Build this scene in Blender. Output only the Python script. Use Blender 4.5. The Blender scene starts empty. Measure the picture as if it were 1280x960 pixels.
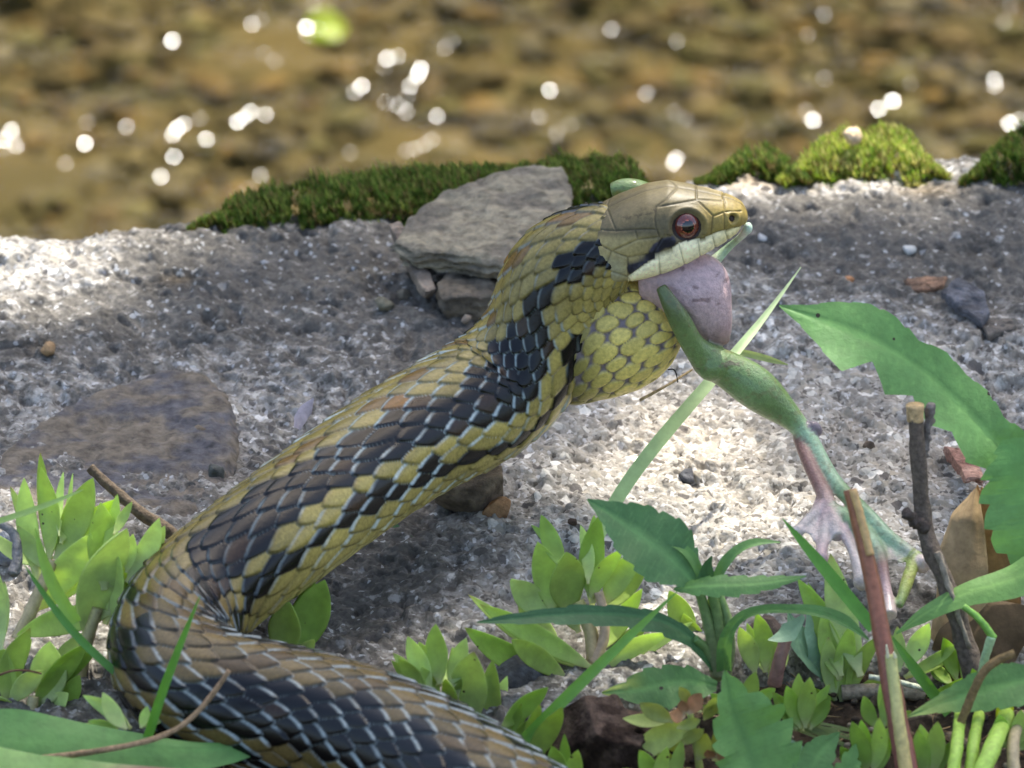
import bpy, math, random
import numpy as np
from mathutils import Vector, kdtree
random.seed(11); RNG = np.random.default_rng(11)
# Everything below is written in centimetres; S turns it into metres when a mesh is made.
S = 0.01
SC = bpy.context.scene
COL = SC.collection

# ------------------------------------------------------------------ camera, sky, sun, exposure
PITCH = math.radians(28.0); DIST = 120.0; PXCM = 60.0
TGT = np.array([0.0, 0.0, 3.0])
FWD = np.array([0, math.cos(PITCH), -math.sin(PITCH)])
RGT = np.array([1.0, 0, 0]); UPV = np.array([0, math.sin(PITCH), math.cos(PITCH)])
CAM = TGT - FWD * DIST
cd = bpy.data.cameras.new('camera'); cam = bpy.data.objects.new('camera', cd); COL.objects.link(cam)
cam.location = Vector(CAM * S); cam.rotation_euler = (math.pi / 2 - PITCH, 0, 0)
cd.sensor_width = 36.0; cd.lens = 18.0 / ((640 / PXCM) / DIST)
cd.clip_start = 0.02; cd.clip_end = 200.0
cd.dof.use_dof = True; cd.dof.focus_distance = DIST * S
APERTURE = 0.66                                   # entrance pupil, cm
cd.dof.aperture_fstop = cd.lens / (APERTURE * 10)
SC.camera = cam

SUN = np.array([0.22, 0.50, 0.84]); SUN = SUN / np.linalg.norm(SUN)
w = bpy.data.worlds.new('World'); SC.world = w; w.use_nodes = True
nt = w.node_tree; nt.nodes.clear()
sky = nt.nodes.new('ShaderNodeTexSky'); sky.sky_type = 'NISHITA'; sky.sun_disc = False
sky.air_density = 1.0; sky.dust_density = 3.0; sky.ozone_density = 0.5
sky.sun_elevation = math.asin(SUN[2]); sky.sun_rotation = math.atan2(SUN[0], SUN[1])
bg = nt.nodes.new('ShaderNodeBackground'); bg.inputs['Strength'].default_value = 0.15
wo = nt.nodes.new('ShaderNodeOutputWorld')
nt.links.new(sky.outputs[0], bg.inputs[0]); nt.links.new(bg.outputs[0], wo.inputs[0])
sd = bpy.data.lights.new('sun', 'SUN'); sd.energy = 3.5; sd.angle = math.radians(0.53); sd.color = (1.0, 0.95, 0.86)
so = bpy.data.objects.new('sun', sd); COL.objects.link(so)
so.rotation_euler = Vector(-SUN).to_track_quat('-Z', 'Y').to_euler(); so.location = (0.5, 1.5, 2.5)
SC.view_settings.view_transform = 'Standard'; SC.view_settings.look = 'None'
SC.view_settings.gamma = 1.0; SC.view_settings.use_curve_mapping = False
SC.view_settings.exposure = 1.42
SC.render.engine = 'CYCLES'
SC.cycles.use_denoising = True
SC.cycles.max_bounces = 5; SC.cycles.transparent_max_bounces = 8
SC.cycles.use_adaptive_sampling = True; SC.cycles.adaptive_threshold = 0.025
SC.cycles.sample_clamp_indirect = 6.0

# ------------------------------------------------------------------ helpers
def lin(r, g, b):
    f = lambda c: (c / 255 / 12.92) if c / 255 <= 0.04045 else ((c / 255 + 0.055) / 1.055) ** 2.4
    return np.array([f(r), f(g), f(b)])
def ray(px, py):
    d = FWD + RGT * ((px - 640) / PXCM / DIST) + UPV * ((480 - py) / PXCM / DIST)
    return d
def P(px, py, y=None, z=None):
    """point seen at a photo pixel, at a given depth y or height z (cm)"""
    d = ray(px, py)
    t = (y - CAM[1]) / d[1] if y is not None else (z - CAM[2]) / d[2]
    return CAM + d * t
def project(V):
    q = V - CAM
    f = q @ FWD
    return 640 + (q @ RGT) / f * DIST * PXCM, 480 - (q @ UPV) / f * DIST * PXCM

def mesh(name, V, F, mat, parent=None, col=None, smooth=True):
    """V in world cm; F = list of faces or (n,k) array; children are stored relative to their parent's base"""
    V = np.asarray(V, dtype=np.float64) * S
    if parent is not None:
        b = parent; off = np.zeros(3)
        while b is not None:
            off = off + np.array(b.location); b = b.parent
        V = V - off
    me = bpy.data.meshes.new(name)
    if isinstance(F, np.ndarray):
        n, k = F.shape
        me.vertices.add(len(V)); me.vertices.foreach_set('co', V.astype(np.float32).ravel())
        me.loops.add(n * k); me.loops.foreach_set('vertex_index', F.astype(np.int32).ravel())
        me.polygons.add(n); me.polygons.foreach_set('loop_start', np.arange(0, n * k, k, dtype=np.int32))
        me.update(calc_edges=True); me.validate()
    else:
        me.from_pydata([tuple(v) for v in V], [], [tuple(int(i) for i in f) for f in F]); me.update()
    if smooth:
        me.polygons.foreach_set('use_smooth', np.ones(len(me.polygons), dtype=bool))
    if col is not None:
        c = np.asarray(col, dtype=np.float32)
        if c.ndim == 1: c = np.tile(c, (len(V), 1))
        if c.shape[1] == 3: c = np.concatenate([c, np.ones((len(c), 1), np.float32)], 1)
        a = me.color_attributes.new('Col', 'FLOAT_COLOR', 'POINT'); a.data.foreach_set('color', c.ravel().astype(np.float32))
    me.materials.append(mat)
    o = bpy.data.objects.new(name, me); COL.objects.link(o); o.parent = parent
    return o
def tag(o, label, cat=None, group=None, kind=None):
    if label: o['label'] = label
    if cat: o['category'] = cat
    if group: o['group'] = group
    if kind: o['kind'] = kind
    return o
def thing(name, base, label, cat, group=None):
    o = bpy.data.objects.new(name, None); COL.objects.link(o)
    o.location = Vector(np.asarray(base) * S); o.empty_display_size = 0.005
    return tag(o, label, cat, group)
def gridUp(nu, nv): return gridF(nu, nv)[:, ::-1].copy()
def gridF(nu, nv, wrap=False):
    i = np.arange(nu - 1)[:, None]; j = np.arange(nv if wrap else nv - 1)[None, :]
    j2 = (j + 1) % nv
    a = i * nv + j; b = i * nv + j2; c = (i + 1) * nv + j2; d = (i + 1) * nv + j
    return np.stack([a, b, c, d], -1).reshape(-1, 4)

def h2(ix, iy, seed=0):
    a = (ix.astype(np.int64) * 374761393 + iy.astype(np.int64) * 668265263 + seed * 974711) & 0xffffffff
    a = ((a ^ (a >> 13)) * 1274126177) & 0xffffffff
    a = ((a ^ (a >> 16)) * 2246822519) & 0xffffffff
    return ((a ^ (a >> 15)) & 0xffffff) / float(0xffffff)
def vn(x, y, seed=0):
    x, y = np.broadcast_arrays(np.asarray(x, float), np.asarray(y, float))
    ix = np.floor(x); iy = np.floor(y); fx = x - ix; fy = y - iy
    fx = fx * fx * (3 - 2 * fx); fy = fy * fy * (3 - 2 * fy)
    ix = ix.astype(int); iy = iy.astype(int)
    return (h2(ix, iy, seed) * (1 - fx) + h2(ix + 1, iy, seed) * fx) * (1 - fy) + (h2(ix, iy + 1, seed) * (1 - fx) + h2(ix + 1, iy + 1, seed) * fx) * fy
def fbm(x, y, seed=0, o=4):
    r = 0; a = 0.5; t = 0
    for k in range(o):
        r = r + a * vn(x * 2 ** k + 13.7 * k, y * 2 ** k - 7.3 * k, seed + k); t += a; a *= 0.5
    return r / t
def worley(x, y, seed=0):
    ix = np.floor(x).astype(int); iy = np.floor(y).astype(int)
    d1 = np.full(x.shape, 9.0); d2 = np.full(x.shape, 9.0); cid = np.zeros(x.shape)
    for dx in (-1, 0, 1):
        for dy in (-1, 0, 1):
            jx = ix + dx; jy = iy + dy
            d = np.hypot(jx + h2(jx, jy, seed) - x, jy + h2(jx, jy, seed + 5) - y)
            near = d < d1
            d2 = np.where(near, d1, np.minimum(d2, d)); cid = np.where(near, h2(jx, jy, seed + 9), cid)
            d1 = np.where(near, d, d1)
    return d1, d2, cid
def sstep(a, b, x):
    t = np.clip((x - a) / (b - a), 0, 1); return t * t * (3 - 2 * t)
def spline(K, n, closed=False):
    """natural cubic through rows of K by chord length, resampled to n rows even in arc length"""
    K = np.asarray(K, float); m = len(K)
    if m == 2: return K[0] + (K[1] - K[0]) * np.linspace(0, 1, n)[:, None]
    ch = np.r_[0, np.cumsum(np.maximum(np.linalg.norm(np.diff(K[:, :3], axis=0), axis=1), 1e-4) ** 0.75)]
    h = np.diff(ch); A = np.eye(m); R = np.zeros_like(K)
    for i in range(1, m - 1):
        A[i, i - 1] = h[i - 1]; A[i, i] = 2 * (h[i - 1] + h[i]); A[i, i + 1] = h[i]
        R[i] = 6 * ((K[i + 1] - K[i]) / h[i] - (K[i] - K[i - 1]) / h[i - 1])
    M = np.linalg.solve(A, R)
    def ev(t):
        i = np.clip(np.searchsorted(ch, t, side='right') - 1, 0, m - 2); hi = h[i][:, None]
        a = (ch[i + 1] - t)[:, None]; b = (t - ch[i])[:, None]
        return (M[i] * a ** 3 + M[i + 1] * b ** 3) / (6 * hi) + (K[i] / hi - M[i] * hi / 6) * a + (K[i + 1] / hi - M[i + 1] * hi / 6) * b
    t = np.linspace(0, ch[-1], max(n * 4, 200)); q = ev(t)
    s = np.r_[0, np.cumsum(np.linalg.norm(np.diff(q[:, :3], axis=0), axis=1))]
    return ev(np.interp(np.linspace(0, s[-1], n), s, t))
def unit(v): return v / np.maximum(np.linalg.norm(v, axis=-1, keepdims=True), 1e-9)
def frames(C, hint):
    T = unit(np.gradient(C, axis=0)); H = np.broadcast_to(np.asarray(hint, float), C.shape)
    N = unit(H - T * np.sum(H * T, 1, keepdims=True)); B = np.cross(T, N)
    return T, N, B
TOCAM = -FWD

# ------------------------------------------------------------------ materials
def newmat(name):
    m = bpy.data.materials.new(name); m.use_nodes = True; t = m.node_tree; t.nodes.clear()
    out = t.nodes.new('ShaderNodeOutputMaterial'); return m, t, out
def N(t, kind, **kw):
    n = t.nodes.new(kind)
    for k, v in kw.items():
        if k in n.inputs.keys(): n.inputs[k].default_value = v
        else: setattr(n, k, v)
    return n
def cmcoord(t):
    tc = t.nodes.new('ShaderNodeTexCoord'); mp = N(t, 'ShaderNodeMapping', Scale=(100, 100, 100))
    t.links.new(tc.outputs['Object'], mp.inputs[0]); return mp.outputs[0]
def surf(name, rough=0.5, spec=0.5, translucent=0.0, bump=0.3, bscale=8.0, mottle=0.25, mscale=3.0, coat=0.0, sss=0.0, bdist=0.0003, detail=5.0, specks=0):
    """vertex pigment 'Col' with mottling, fine relief and optional light passing through"""
    m, t, out = newmat(name); co = cmcoord(t)
    at = N(t, 'ShaderNodeVertexColor', layer_name='Col')
    nz = N(t, 'ShaderNodeTexNoise', Scale=mscale, Detail=4.0, Roughness=0.6); t.links.new(co, nz.inputs['Vector'])
    mr = N(t, 'ShaderNodeMapRange'); mr.inputs['To Min'].default_value = 1 - mottle; mr.inputs['To Max'].default_value = 1 + mottle
    mr.inputs['From Min'].default_value = 0.25; mr.inputs['From Max'].default_value = 0.75
    t.links.new(nz.outputs['Fac'], mr.inputs['Value'])
    mx = N(t, 'ShaderNodeVectorMath', operation='SCALE'); t.links.new(at.outputs['Color'], mx.inputs[0]); t.links.new(mr.outputs[0], mx.inputs['Scale'])
    bn = N(t, 'ShaderNodeTexNoise', Scale=bscale, Detail=detail, Roughness=0.6); t.links.new(co, bn.inputs['Vector'])
    bp = N(t, 'ShaderNodeBump', Strength=bump, Distance=bdist); t.links.new(bn.outputs['Fac'], bp.inputs['Height'])
    pr = N(t, 'ShaderNodeBsdfPrincipled', Roughness=rough)
    pr.inputs['Specular IOR Level'].default_value = spec; pr.inputs['Coat Weight'].default_value = coat; pr.inputs['Coat Roughness'].default_value = 0.12
    if sss:
        pr.inputs['Subsurface Weight'].default_value = sss; pr.inputs['Subsurface Scale'].default_value = 0.0015
        pr.inputs['Subsurface Radius'].default_value = (1.0, 0.6, 0.4)
    t.links.new(mx.outputs[0], pr.inputs['Base Color']); t.links.new(bp.outputs[0], pr.inputs['Normal'])
    if specks:
        vo = N(t, 'ShaderNodeTexVoronoi', Scale=specks); t.links.new(co, vo.inputs['Vector'])
        sc_ = N(t, 'ShaderNodeSeparateColor'); t.links.new(vo.outputs['Color'], sc_.inputs[0])
        rr_ = N(t, 'ShaderNodeMapRange'); rr_.inputs['From Min'].default_value = .72; rr_.inputs['From Max'].default_value = 1.0; rr_.inputs['To Max'].default_value = .13; t.links.new(sc_.outputs[0], rr_.inputs['Value'])
        lt = N(t, 'ShaderNodeMath', operation='LESS_THAN'); t.links.new(vo.outputs['Distance'], lt.inputs[0]); t.links.new(rr_.outputs[0], lt.inputs[1])
        m2 = N(t, 'ShaderNodeMixRGB'); m2.inputs[2].default_value = (.05, .04, .02, 1); t.links.new(lt.outputs[0], m2.inputs[0]); t.links.new(mx.outputs[0], m2.inputs[1]); mx = m2
        t.links.new(mx.outputs[0], pr.inputs['Base Color'])
    if translucent:
        tr = N(t, 'ShaderNodeBsdfTranslucent'); ms = N(t, 'ShaderNodeMixShader', Fac=translucent)
        hs = N(t, 'ShaderNodeHueSaturation', Hue=0.485, Saturation=1.15, Value=1.5); t.links.new(mx.outputs[0], hs.inputs['Color'])
        t.links.new(hs.outputs[0], tr.inputs['Color']); t.links.new(bp.outputs[0], tr.inputs['Normal'])
        t.links.new(pr.outputs[0], ms.inputs[1]); t.links.new(tr.outputs[0], ms.inputs[2]); t.links.new(ms.outputs[0], out.inputs['Surface'])
    else:
        t.links.new(pr.outputs[0], out.inputs['Surface'])
    return m
M_SNAKE = surf('snake_skin', rough=0.27, spec=0.36, bump=0.3, bscale=16, mottle=0.28, mscale=13, bdist=0.0002)
_t = M_SNAKE.node_tree; _t.links.new(next(n for n in _t.nodes if n.type == 'VERTEX_COLOR').outputs['Alpha'], next(n for n in _t.nodes if n.type == 'BSDF_PRINCIPLED').inputs['Roughness'])
M_FROG = surf('frog_skin', rough=0.34, spec=0.5, bump=0.8, bscale=18, mottle=0.25, mscale=9, sss=0.1, bdist=0.0004, coat=0.35)
M_SUCC = surf('succulent_leaf', rough=0.40, spec=0.45, translucent=0.34, bump=0.35, bscale=10, mottle=0.2, mscale=2.6, specks=4.5)
M_LEAF = surf('herb_leaf', specks=2.6, rough=0.52, spec=0.4, translucent=0.25, bump=0.45, bscale=11, mottle=0.18, mscale=3.0)
M_GRASS = surf('grass_blade', rough=0.5, spec=0.4, translucent=0.28, bump=0.2, mottle=0.15)
M_DRY = surf('dry_leaf', rough=0.75, spec=0.25, translucent=0.12, bump=0.6, bscale=7, mottle=0.35, mscale=3.5)
M_WOOD = surf('twig_bark', rough=0.85, spec=0.2, bump=0.9, bscale=12, mottle=0.5, mscale=9, bdist=0.0006)
M_STEM = surf('plant_stem', rough=0.45, spec=0.4, bump=0.2, mottle=0.3, mscale=8)
M_MOSS = surf('moss', rough=0.8, spec=0.2, translucent=0.3, bump=0.0, mottle=0.2, mscale=2)
M_STONE = surf('stone', rough=0.85, spec=0.25, bump=0.9, bscale=9, mottle=0.55, mscale=4.0, bdist=0.0008, detail=8)
M_SOIL = surf('soil', rough=0.95, spec=0.1, bump=1.0, bscale=6, mottle=0.6, mscale=5.0, bdist=0.0012, detail=8)
M_CROWN = surf('tree_leaf', rough=0.6, spec=0.3, translucent=0.12, bump=0.1, mottle=0.2)

# concrete: exposed sand and gravel grains in grey mortar, dirt film where the vertex zone says so (R dirt, G sand, B tan)
M_CONC, t, out = newmat('concrete'); co = cmcoord(t); L = t.links.new
vc = N(t, 'ShaderNodeVertexColor', layer_name='Col'); sp = N(t, 'ShaderNodeSeparateColor'); L(vc.outputs['Color'], sp.inputs[0])
wz = N(t, 'ShaderNodeTexNoise', Scale=9.0, Detail=3.0); L(co, wz.inputs['Vector'])
wv = N(t, 'ShaderNodeVectorMath', operation='MULTIPLY_ADD'); wv.inputs[1].default_value = (0.05, 0.05, 0.05); L(wz.outputs['Color'], wv.inputs[0]); L(co, wv.inputs[2])
v1 = N(t, 'ShaderNodeTexVoronoi', Scale=12.0, Randomness=1.0); L(wv.outputs[0], v1.inputs['Vector'])
v2 = N(t, 'ShaderNodeTexVoronoi', Scale=5.0, Randomness=1.0); L(wv.outputs[0], v2.inputs['Vector'])
def ramp(fac, stops, interp='CONSTANT'):
    r = N(t, 'ShaderNodeValToRGB'); r.color_ramp.interpolation = interp
    e = r.color_ramp.elements
    while len(e) > 1: e.remove(e[-1])
    e[0].position = stops[0][0]; e[0].color = (*stops[0][1], 1)
    for p_, c_ in stops[1:]:
        q = e.new(p_); q.color = (*c_, 1)
    L(fac, r.inputs[0]); return r.outputs[0]
s1 = N(t, 'ShaderNodeSeparateColor'); L(v1.outputs['Color'], s1.inputs[0])
s2 = N(t, 'ShaderNodeSeparateColor'); L(v2.outputs['Color'], s2.inputs[0])
sandc = ramp(s1.outputs[0], [(0, (0.14, 0.128, 0.11)), (0.10, (0.27, 0.25, 0.215)), (0.28, (0.31, 0.29, 0.25)), (0.50, (0.37, 0.35, 0.31)), (0.74, (0.43, 0.415, 0.38)), (0.93, (0.60, 0.59, 0.57))])
dirtc = ramp(s1.outputs[0], [(0, (0.085, 0.078, 0.066)), (0.22, (0.108, 0.099, 0.085)), (0.6, (0.128, 0.118, 0.10)), (0.90, (0.165, 0.152, 0.132)), (0.972, (0.40, 0.40, 0.38))])
big = ramp(s2.outputs[1], [(0, (0.12, 0.11, 0.10)), (0.25, (0.36, 0.33, 0.27)), (0.6, (0.58, 0.56, 0.50)), (0.85, (0.78, 0.76, 0.70))])
bigm = N(t, 'ShaderNodeMath', operation='GREATER_THAN'); bigm.inputs[1].default_value = 0.86; L(s2.outputs[0], bigm.inputs[0])
mA = N(t, 'ShaderNodeMixRGB'); L(bigm.outputs[0], mA.inputs[0]); L(sandc, mA.inputs[1]); L(big, mA.inputs[2])
nz = N(t, 'ShaderNodeTexNoise', Scale=2.2, Detail=7.0, Roughness=0.68); L(co, nz.inputs['Vector'])
ad = N(t, 'ShaderNodeMath', operation='ADD'); L(nz.outputs['Fac'], ad.inputs[0]); L(sp.outputs[0], ad.inputs[1])
mr = N(t, 'ShaderNodeMapRange'); mr.inputs['From Min'].default_value = 0.80; mr.inputs['From Max'].default_value = 1.02; L(ad.outputs[0], mr.inputs['Value'])
mB = N(t, 'ShaderNodeMixRGB'); L(mr.outputs[0], mB.inputs[0]); L(mA.outputs[0], mB.inputs[1]); L(dirtc, mB.inputs[2])
n5 = N(t, 'ShaderNodeTexNoise', Scale=1.9, Detail=6.0, Roughness=0.62); L(wv.outputs[0], n5.inputs['Vector'])
r5 = N(t, 'ShaderNodeMapRange'); r5.inputs['From Min'].default_value = 0.62; r5.inputs['From Max'].default_value = 0.68; r5.inputs['To Max'].default_value = 0.5; L(n5.outputs['Fac'], r5.inputs['Value'])
m5 = N(t, 'ShaderNodeMixRGB'); m5.inputs[2].default_value = (0.56, 0.55, 0.51, 1); L(r5.outputs[0], m5.inputs[0]); L(mB.outputs[0], m5.inputs[1])
r6 = N(t, 'ShaderNodeMapRange'); r6.inputs['From Min'].default_value = 0.36; r6.inputs['From Max'].default_value = 0.31; r6.inputs['To Max'].default_value = 0.75; L(n5.outputs['Fac'], r6.inputs['Value'])
m6 = N(t, 'ShaderNodeMixRGB'); m6.inputs[2].default_value = (0.06, 0.055, 0.045, 1); L(r6.outputs[0], m6.inputs[0]); L(m5.outputs[0], m6.inputs[1]); mB = m6
tan = N(t, 'ShaderNodeMixRGB', blend_type='MULTIPLY'); tan.inputs[2].default_value = (1.0, 0.78, 0.5, 1); L(sp.outputs[2], tan.inputs[0]); L(mB.outputs[0], tan.inputs[1])
n3 = N(t, 'ShaderNodeTexNoise', Scale=0.7, Detail=5.0, Roughness=0.6); L(co, n3.inputs['Vector'])
m3 = N(t, 'ShaderNodeMapRange'); m3.inputs['From Min'].default_value = 0.3; m3.inputs['From Max'].default_value = 0.7; m3.inputs['To Min'].default_value = 0.66; m3.inputs['To Max'].default_value = 1.22; L(n3.outputs['Fac'], m3.inputs['Value'])
m4 = N(t, 'ShaderNodeVectorMath', operation='SCALE'); L(tan.outputs[0], m4.inputs[0]); L(m3.outputs[0], m4.inputs['Scale'])
b1 = N(t, 'ShaderNodeBump', Strength=0.35, Distance=0.0004, invert=True); L(v1.outputs['Distance'], b1.inputs['Height'])
b2 = N(t, 'ShaderNodeBump', Strength=0.5, Distance=0.0010); L(nz.outputs['Fac'], b2.inputs['Height']); L(b1.outputs[0], b2.inputs['Normal'])
pr = N(t, 'ShaderNodeBsdfPrincipled', Roughness=0.82); pr.inputs['Specular IOR Level'].default_value = 0.3
L(m4.outputs[0], pr.inputs['Base Color']); L(b2.outputs[0], pr.inputs['Normal']); L(pr.outputs[0], out.inputs['Surface'])

# clear shallow water: surface reflection by Fresnel over whatever lies below
M_WATER, t, out = newmat('stream_water'); co = cmcoord(t); L = t.links.new
nz = N(t, 'ShaderNodeTexNoise', Scale=0.22, Detail=3.0, Roughness=0.5); L(co, nz.inputs['Vector'])
bp = N(t, 'ShaderNodeBump', Strength=0.5, Distance=0.012); L(nz.outputs['Fac'], bp.inputs['Height'])
fr = N(t, 'ShaderNodeFresnel', IOR=1.33); L(bp.outputs[0], fr.inputs['Normal'])
gl = N(t, 'ShaderNodeBsdfGlossy', Roughness=0.08); L(bp.outputs[0], gl.inputs['Normal'])
tp = N(t, 'ShaderNodeBsdfTransparent'); tp.inputs['Color'].default_value = (0.88, 0.87, 0.79, 1)
ms = N(t, 'ShaderNodeMixShader'); L(fr.outputs[0], ms.inputs[0]); L(tp.outputs[0], ms.inputs[1]); L(gl.outputs[0], ms.inputs[2]); L(ms.outputs[0], out.inputs['Surface'])
M_GLINT, t, out = newmat('glint_disc')  # mirror metal for the added sun glint discs
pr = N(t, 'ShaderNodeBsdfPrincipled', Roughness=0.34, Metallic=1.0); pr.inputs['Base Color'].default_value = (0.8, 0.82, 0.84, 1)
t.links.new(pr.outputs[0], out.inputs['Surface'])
M_EYE, t, out = newmat('snake_eye')
vc = N(t, 'ShaderNodeVertexColor', layer_name='Col'); pr = N(t, 'ShaderNodeBsdfPrincipled', Roughness=0.10)
pr.inputs['Coat Weight'].default_value = 1.0; pr.inputs['Coat Roughness'].default_value = 0.04
t.links.new(vc.outputs[0], pr.inputs['Base Color']); t.links.new(pr.outputs[0], out.inputs['Surface'])

# ------------------------------------------------------------------ stream: bed, pebbles, water
WZ = -60.0
def blobs(px, py, L_):
    r = np.zeros(np.shape(px))
    for (x, y, rx, ry, a) in L_: r = r + a * np.exp(-(((px - x) / rx) ** 2 + ((py - y) / ry) ** 2))
    return r
bx = np.r_[np.linspace(-3000, -160, 16), np.linspace(-150, 150, 90), np.linspace(160, 3000, 16)]
by = np.r_[np.linspace(16, 40, 8), np.linspace(45, 230, 70), np.linspace(240, 6000, 24)]
X, Y = np.meshgrid(bx, by, indexing='ij')
Z = WZ - 7 + 2.5 * (fbm(X / 14, Y / 14, 3) - 0.5) * 2
V = np.stack([X, Y, Z], -1).reshape(-1, 3)
c = np.where(fbm(X / 5, Y / 5, 8).reshape(-1, 1) > 0.5, lin(108, 94, 62), lin(96, 86, 58))
tag(mesh('stream_bed', V, gridUp(len(bx), len(by)), M_SOIL, col=c), None, kind='structure')
# pebbles lying on the bed, far too many to count
ico_v = []; ico_f = []
def sphere(nu, nv):
    th = np.linspace(0, math.pi, nu); ph = np.linspace(0, 2 * math.pi, nv, endpoint=False)
    A, B = np.meshgrid(th, ph, indexing='ij')
    return np.stack([np.sin(A) * np.cos(B), np.sin(A) * np.sin(B), np.cos(A)], -1).reshape(-1, 3), gridF(nu, nv, True)
sv, sf = sphere(4, 7)
PV = []; PF = []; PC = []
pal = [lin(124, 108, 72), lin(112, 98, 64), lin(106, 94, 62), lin(132, 120, 88), lin(98, 84, 56), lin(118, 112, 70), lin(146, 116, 66), lin(108, 104, 66), lin(130, 122, 104), lin(90, 80, 56), lin(112, 92, 64), lin(102, 100, 60)]
NPB = 12500; pbx = RNG.uniform(-56, 56, NPB); pby = RNG.uniform(108, 195, NPB); pbx[10500:] = RNG.uniform(-170, 170, 2000); pby[10500:] = RNG.uniform(70, 300, 2000)
pbl = 0.9 + 0.45 * fbm(pbx / 7.0, pby / 9.0, 57)
for k in range(NPB):
    x = pbx[k]; y = pby[k]
    r = random.choice([0.25, 0.32, 0.4, 0.5, 0.6, 0.8, 1.3]) * random.uniform(0.8, 1.2)
    q = sv * np.array([r, r * random.uniform(0.6, 1), r * random.uniform(0.14, 0.3)]) * (1 + 0.18 * RNG.standard_normal((len(sv), 1)) * 0.6)
    a = random.uniform(0, 6.28); R = np.array([[math.cos(a), -math.sin(a), 0], [math.sin(a), math.cos(a), 0], [0, 0, 1]])
    z0 = WZ - 6.2 + random.uniform(-0.5, 0.3); blotch = pbl[k]
    PF.append(sf + k * len(sv)); PV.append(q @ R.T + [x, y, z0]); PC.append(np.tile((random.choice(pal) * .65 + lin(116, 102, 66) * .35) * 0.76 * blotch * random.uniform(0.88, 1.1), (len(sv), 1)))
tag(mesh('stream_pebbles', np.concatenate(PV), np.concatenate(PF), M_STONE, col=np.concatenate(PC)), 'brown and ochre pebbles covering the blurred stream bed', 'pebbles', kind='stuff')
# wooded far bank, out of the picture, mirrored in the water
bx = np.linspace(-2500, 2500, 60); by = np.r_[np.linspace(420, 560, 8), np.linspace(600, 2600, 24)]
X, Y = np.meshgrid(bx, by, indexing='ij'); Z = -72 + np.minimum((Y - 420) * 0.75, 500 + (Y - 420) * 0.1) + 60 * (fbm(X / 160, Y / 160, 44) - 0.5)
tag(mesh('far_bank', np.stack([X, Y, Z], -1).reshape(-1, 3), gridUp(len(bx), len(by)), M_SOIL, col=lin(70, 72, 40)), None, kind='structure')
n_ = 9000; lx = RNG.uniform(-1800, 1800, n_); ly = RNG.uniform(430, 1300, n_); lz = -60 + np.minimum((ly - 420) * 0.75, 500 + (ly - 420) * 0.1) + RNG.uniform(0, 1, n_) ** 2 * 280 * (fbm(lx / 130, ly / 130, 47) > 0.42)
cc_ = np.stack([lx, ly, lz], -1); d_ = unit(RNG.standard_normal((n_, 3))); e_ = unit(np.cross(d_, RNG.standard_normal((n_, 3)))); sz = RNG.uniform(10, 26, n_)[:, None]
qv = np.stack([cc_ - d_ * sz, cc_ + e_ * sz * .5, cc_ + d_ * sz, cc_ - e_ * sz * .5], 1).reshape(-1, 3)
tag(mesh('far_bank_woods', qv, np.arange(n_ * 4).reshape(-1, 4), M_CROWN, smooth=False, col=np.repeat(lin(88, 104, 44) * RNG.uniform(.5, 1.4, (n_, 1)), 4, 0)), 'undergrowth and woods covering the far bank of the stream', 'woods', kind='stuff')
# a bright green leaf caught on the bed
lb = P(408, 57, z=WZ - 5.0)
wx = np.linspace(-3000, 3000, 60); wy = np.r_[16.0, np.linspace(20, 300, 60), np.linspace(320, 6000, 20)]
X, Y = np.meshgrid(wx, wy, indexing='ij')
water = tag(mesh('stream_water', np.stack([X, Y, np.full(X.shape, WZ)], -1).reshape(-1, 3), gridUp(len(wx), len(wy)), M_WATER), None, kind='structure')
# small metal discs added on the water, tilted to mirror the sun as glints
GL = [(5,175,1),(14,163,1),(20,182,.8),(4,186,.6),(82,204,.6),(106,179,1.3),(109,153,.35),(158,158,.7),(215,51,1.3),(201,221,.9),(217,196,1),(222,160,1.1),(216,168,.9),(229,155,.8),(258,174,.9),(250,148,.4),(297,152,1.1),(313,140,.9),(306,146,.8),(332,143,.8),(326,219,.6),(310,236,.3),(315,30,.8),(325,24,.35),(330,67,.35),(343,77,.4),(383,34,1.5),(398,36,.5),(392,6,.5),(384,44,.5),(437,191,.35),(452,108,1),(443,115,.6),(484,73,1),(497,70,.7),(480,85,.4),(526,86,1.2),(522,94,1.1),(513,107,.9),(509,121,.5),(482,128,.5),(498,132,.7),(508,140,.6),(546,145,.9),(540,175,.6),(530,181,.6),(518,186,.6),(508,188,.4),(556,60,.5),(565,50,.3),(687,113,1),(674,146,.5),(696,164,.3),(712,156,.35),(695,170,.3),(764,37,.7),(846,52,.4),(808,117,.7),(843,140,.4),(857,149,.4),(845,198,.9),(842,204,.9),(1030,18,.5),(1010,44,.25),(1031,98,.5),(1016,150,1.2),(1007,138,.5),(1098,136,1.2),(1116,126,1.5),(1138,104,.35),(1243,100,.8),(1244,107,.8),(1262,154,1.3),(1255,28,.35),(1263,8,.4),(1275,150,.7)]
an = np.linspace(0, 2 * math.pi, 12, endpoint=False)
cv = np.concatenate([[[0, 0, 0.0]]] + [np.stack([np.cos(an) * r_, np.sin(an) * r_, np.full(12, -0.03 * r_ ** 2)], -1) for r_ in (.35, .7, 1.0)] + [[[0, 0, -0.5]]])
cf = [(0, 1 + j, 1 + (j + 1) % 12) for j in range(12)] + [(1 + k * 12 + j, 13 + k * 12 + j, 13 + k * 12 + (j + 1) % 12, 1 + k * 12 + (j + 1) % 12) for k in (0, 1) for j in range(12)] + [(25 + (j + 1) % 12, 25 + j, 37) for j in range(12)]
PV = []; PF = []; n0 = 0
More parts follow.
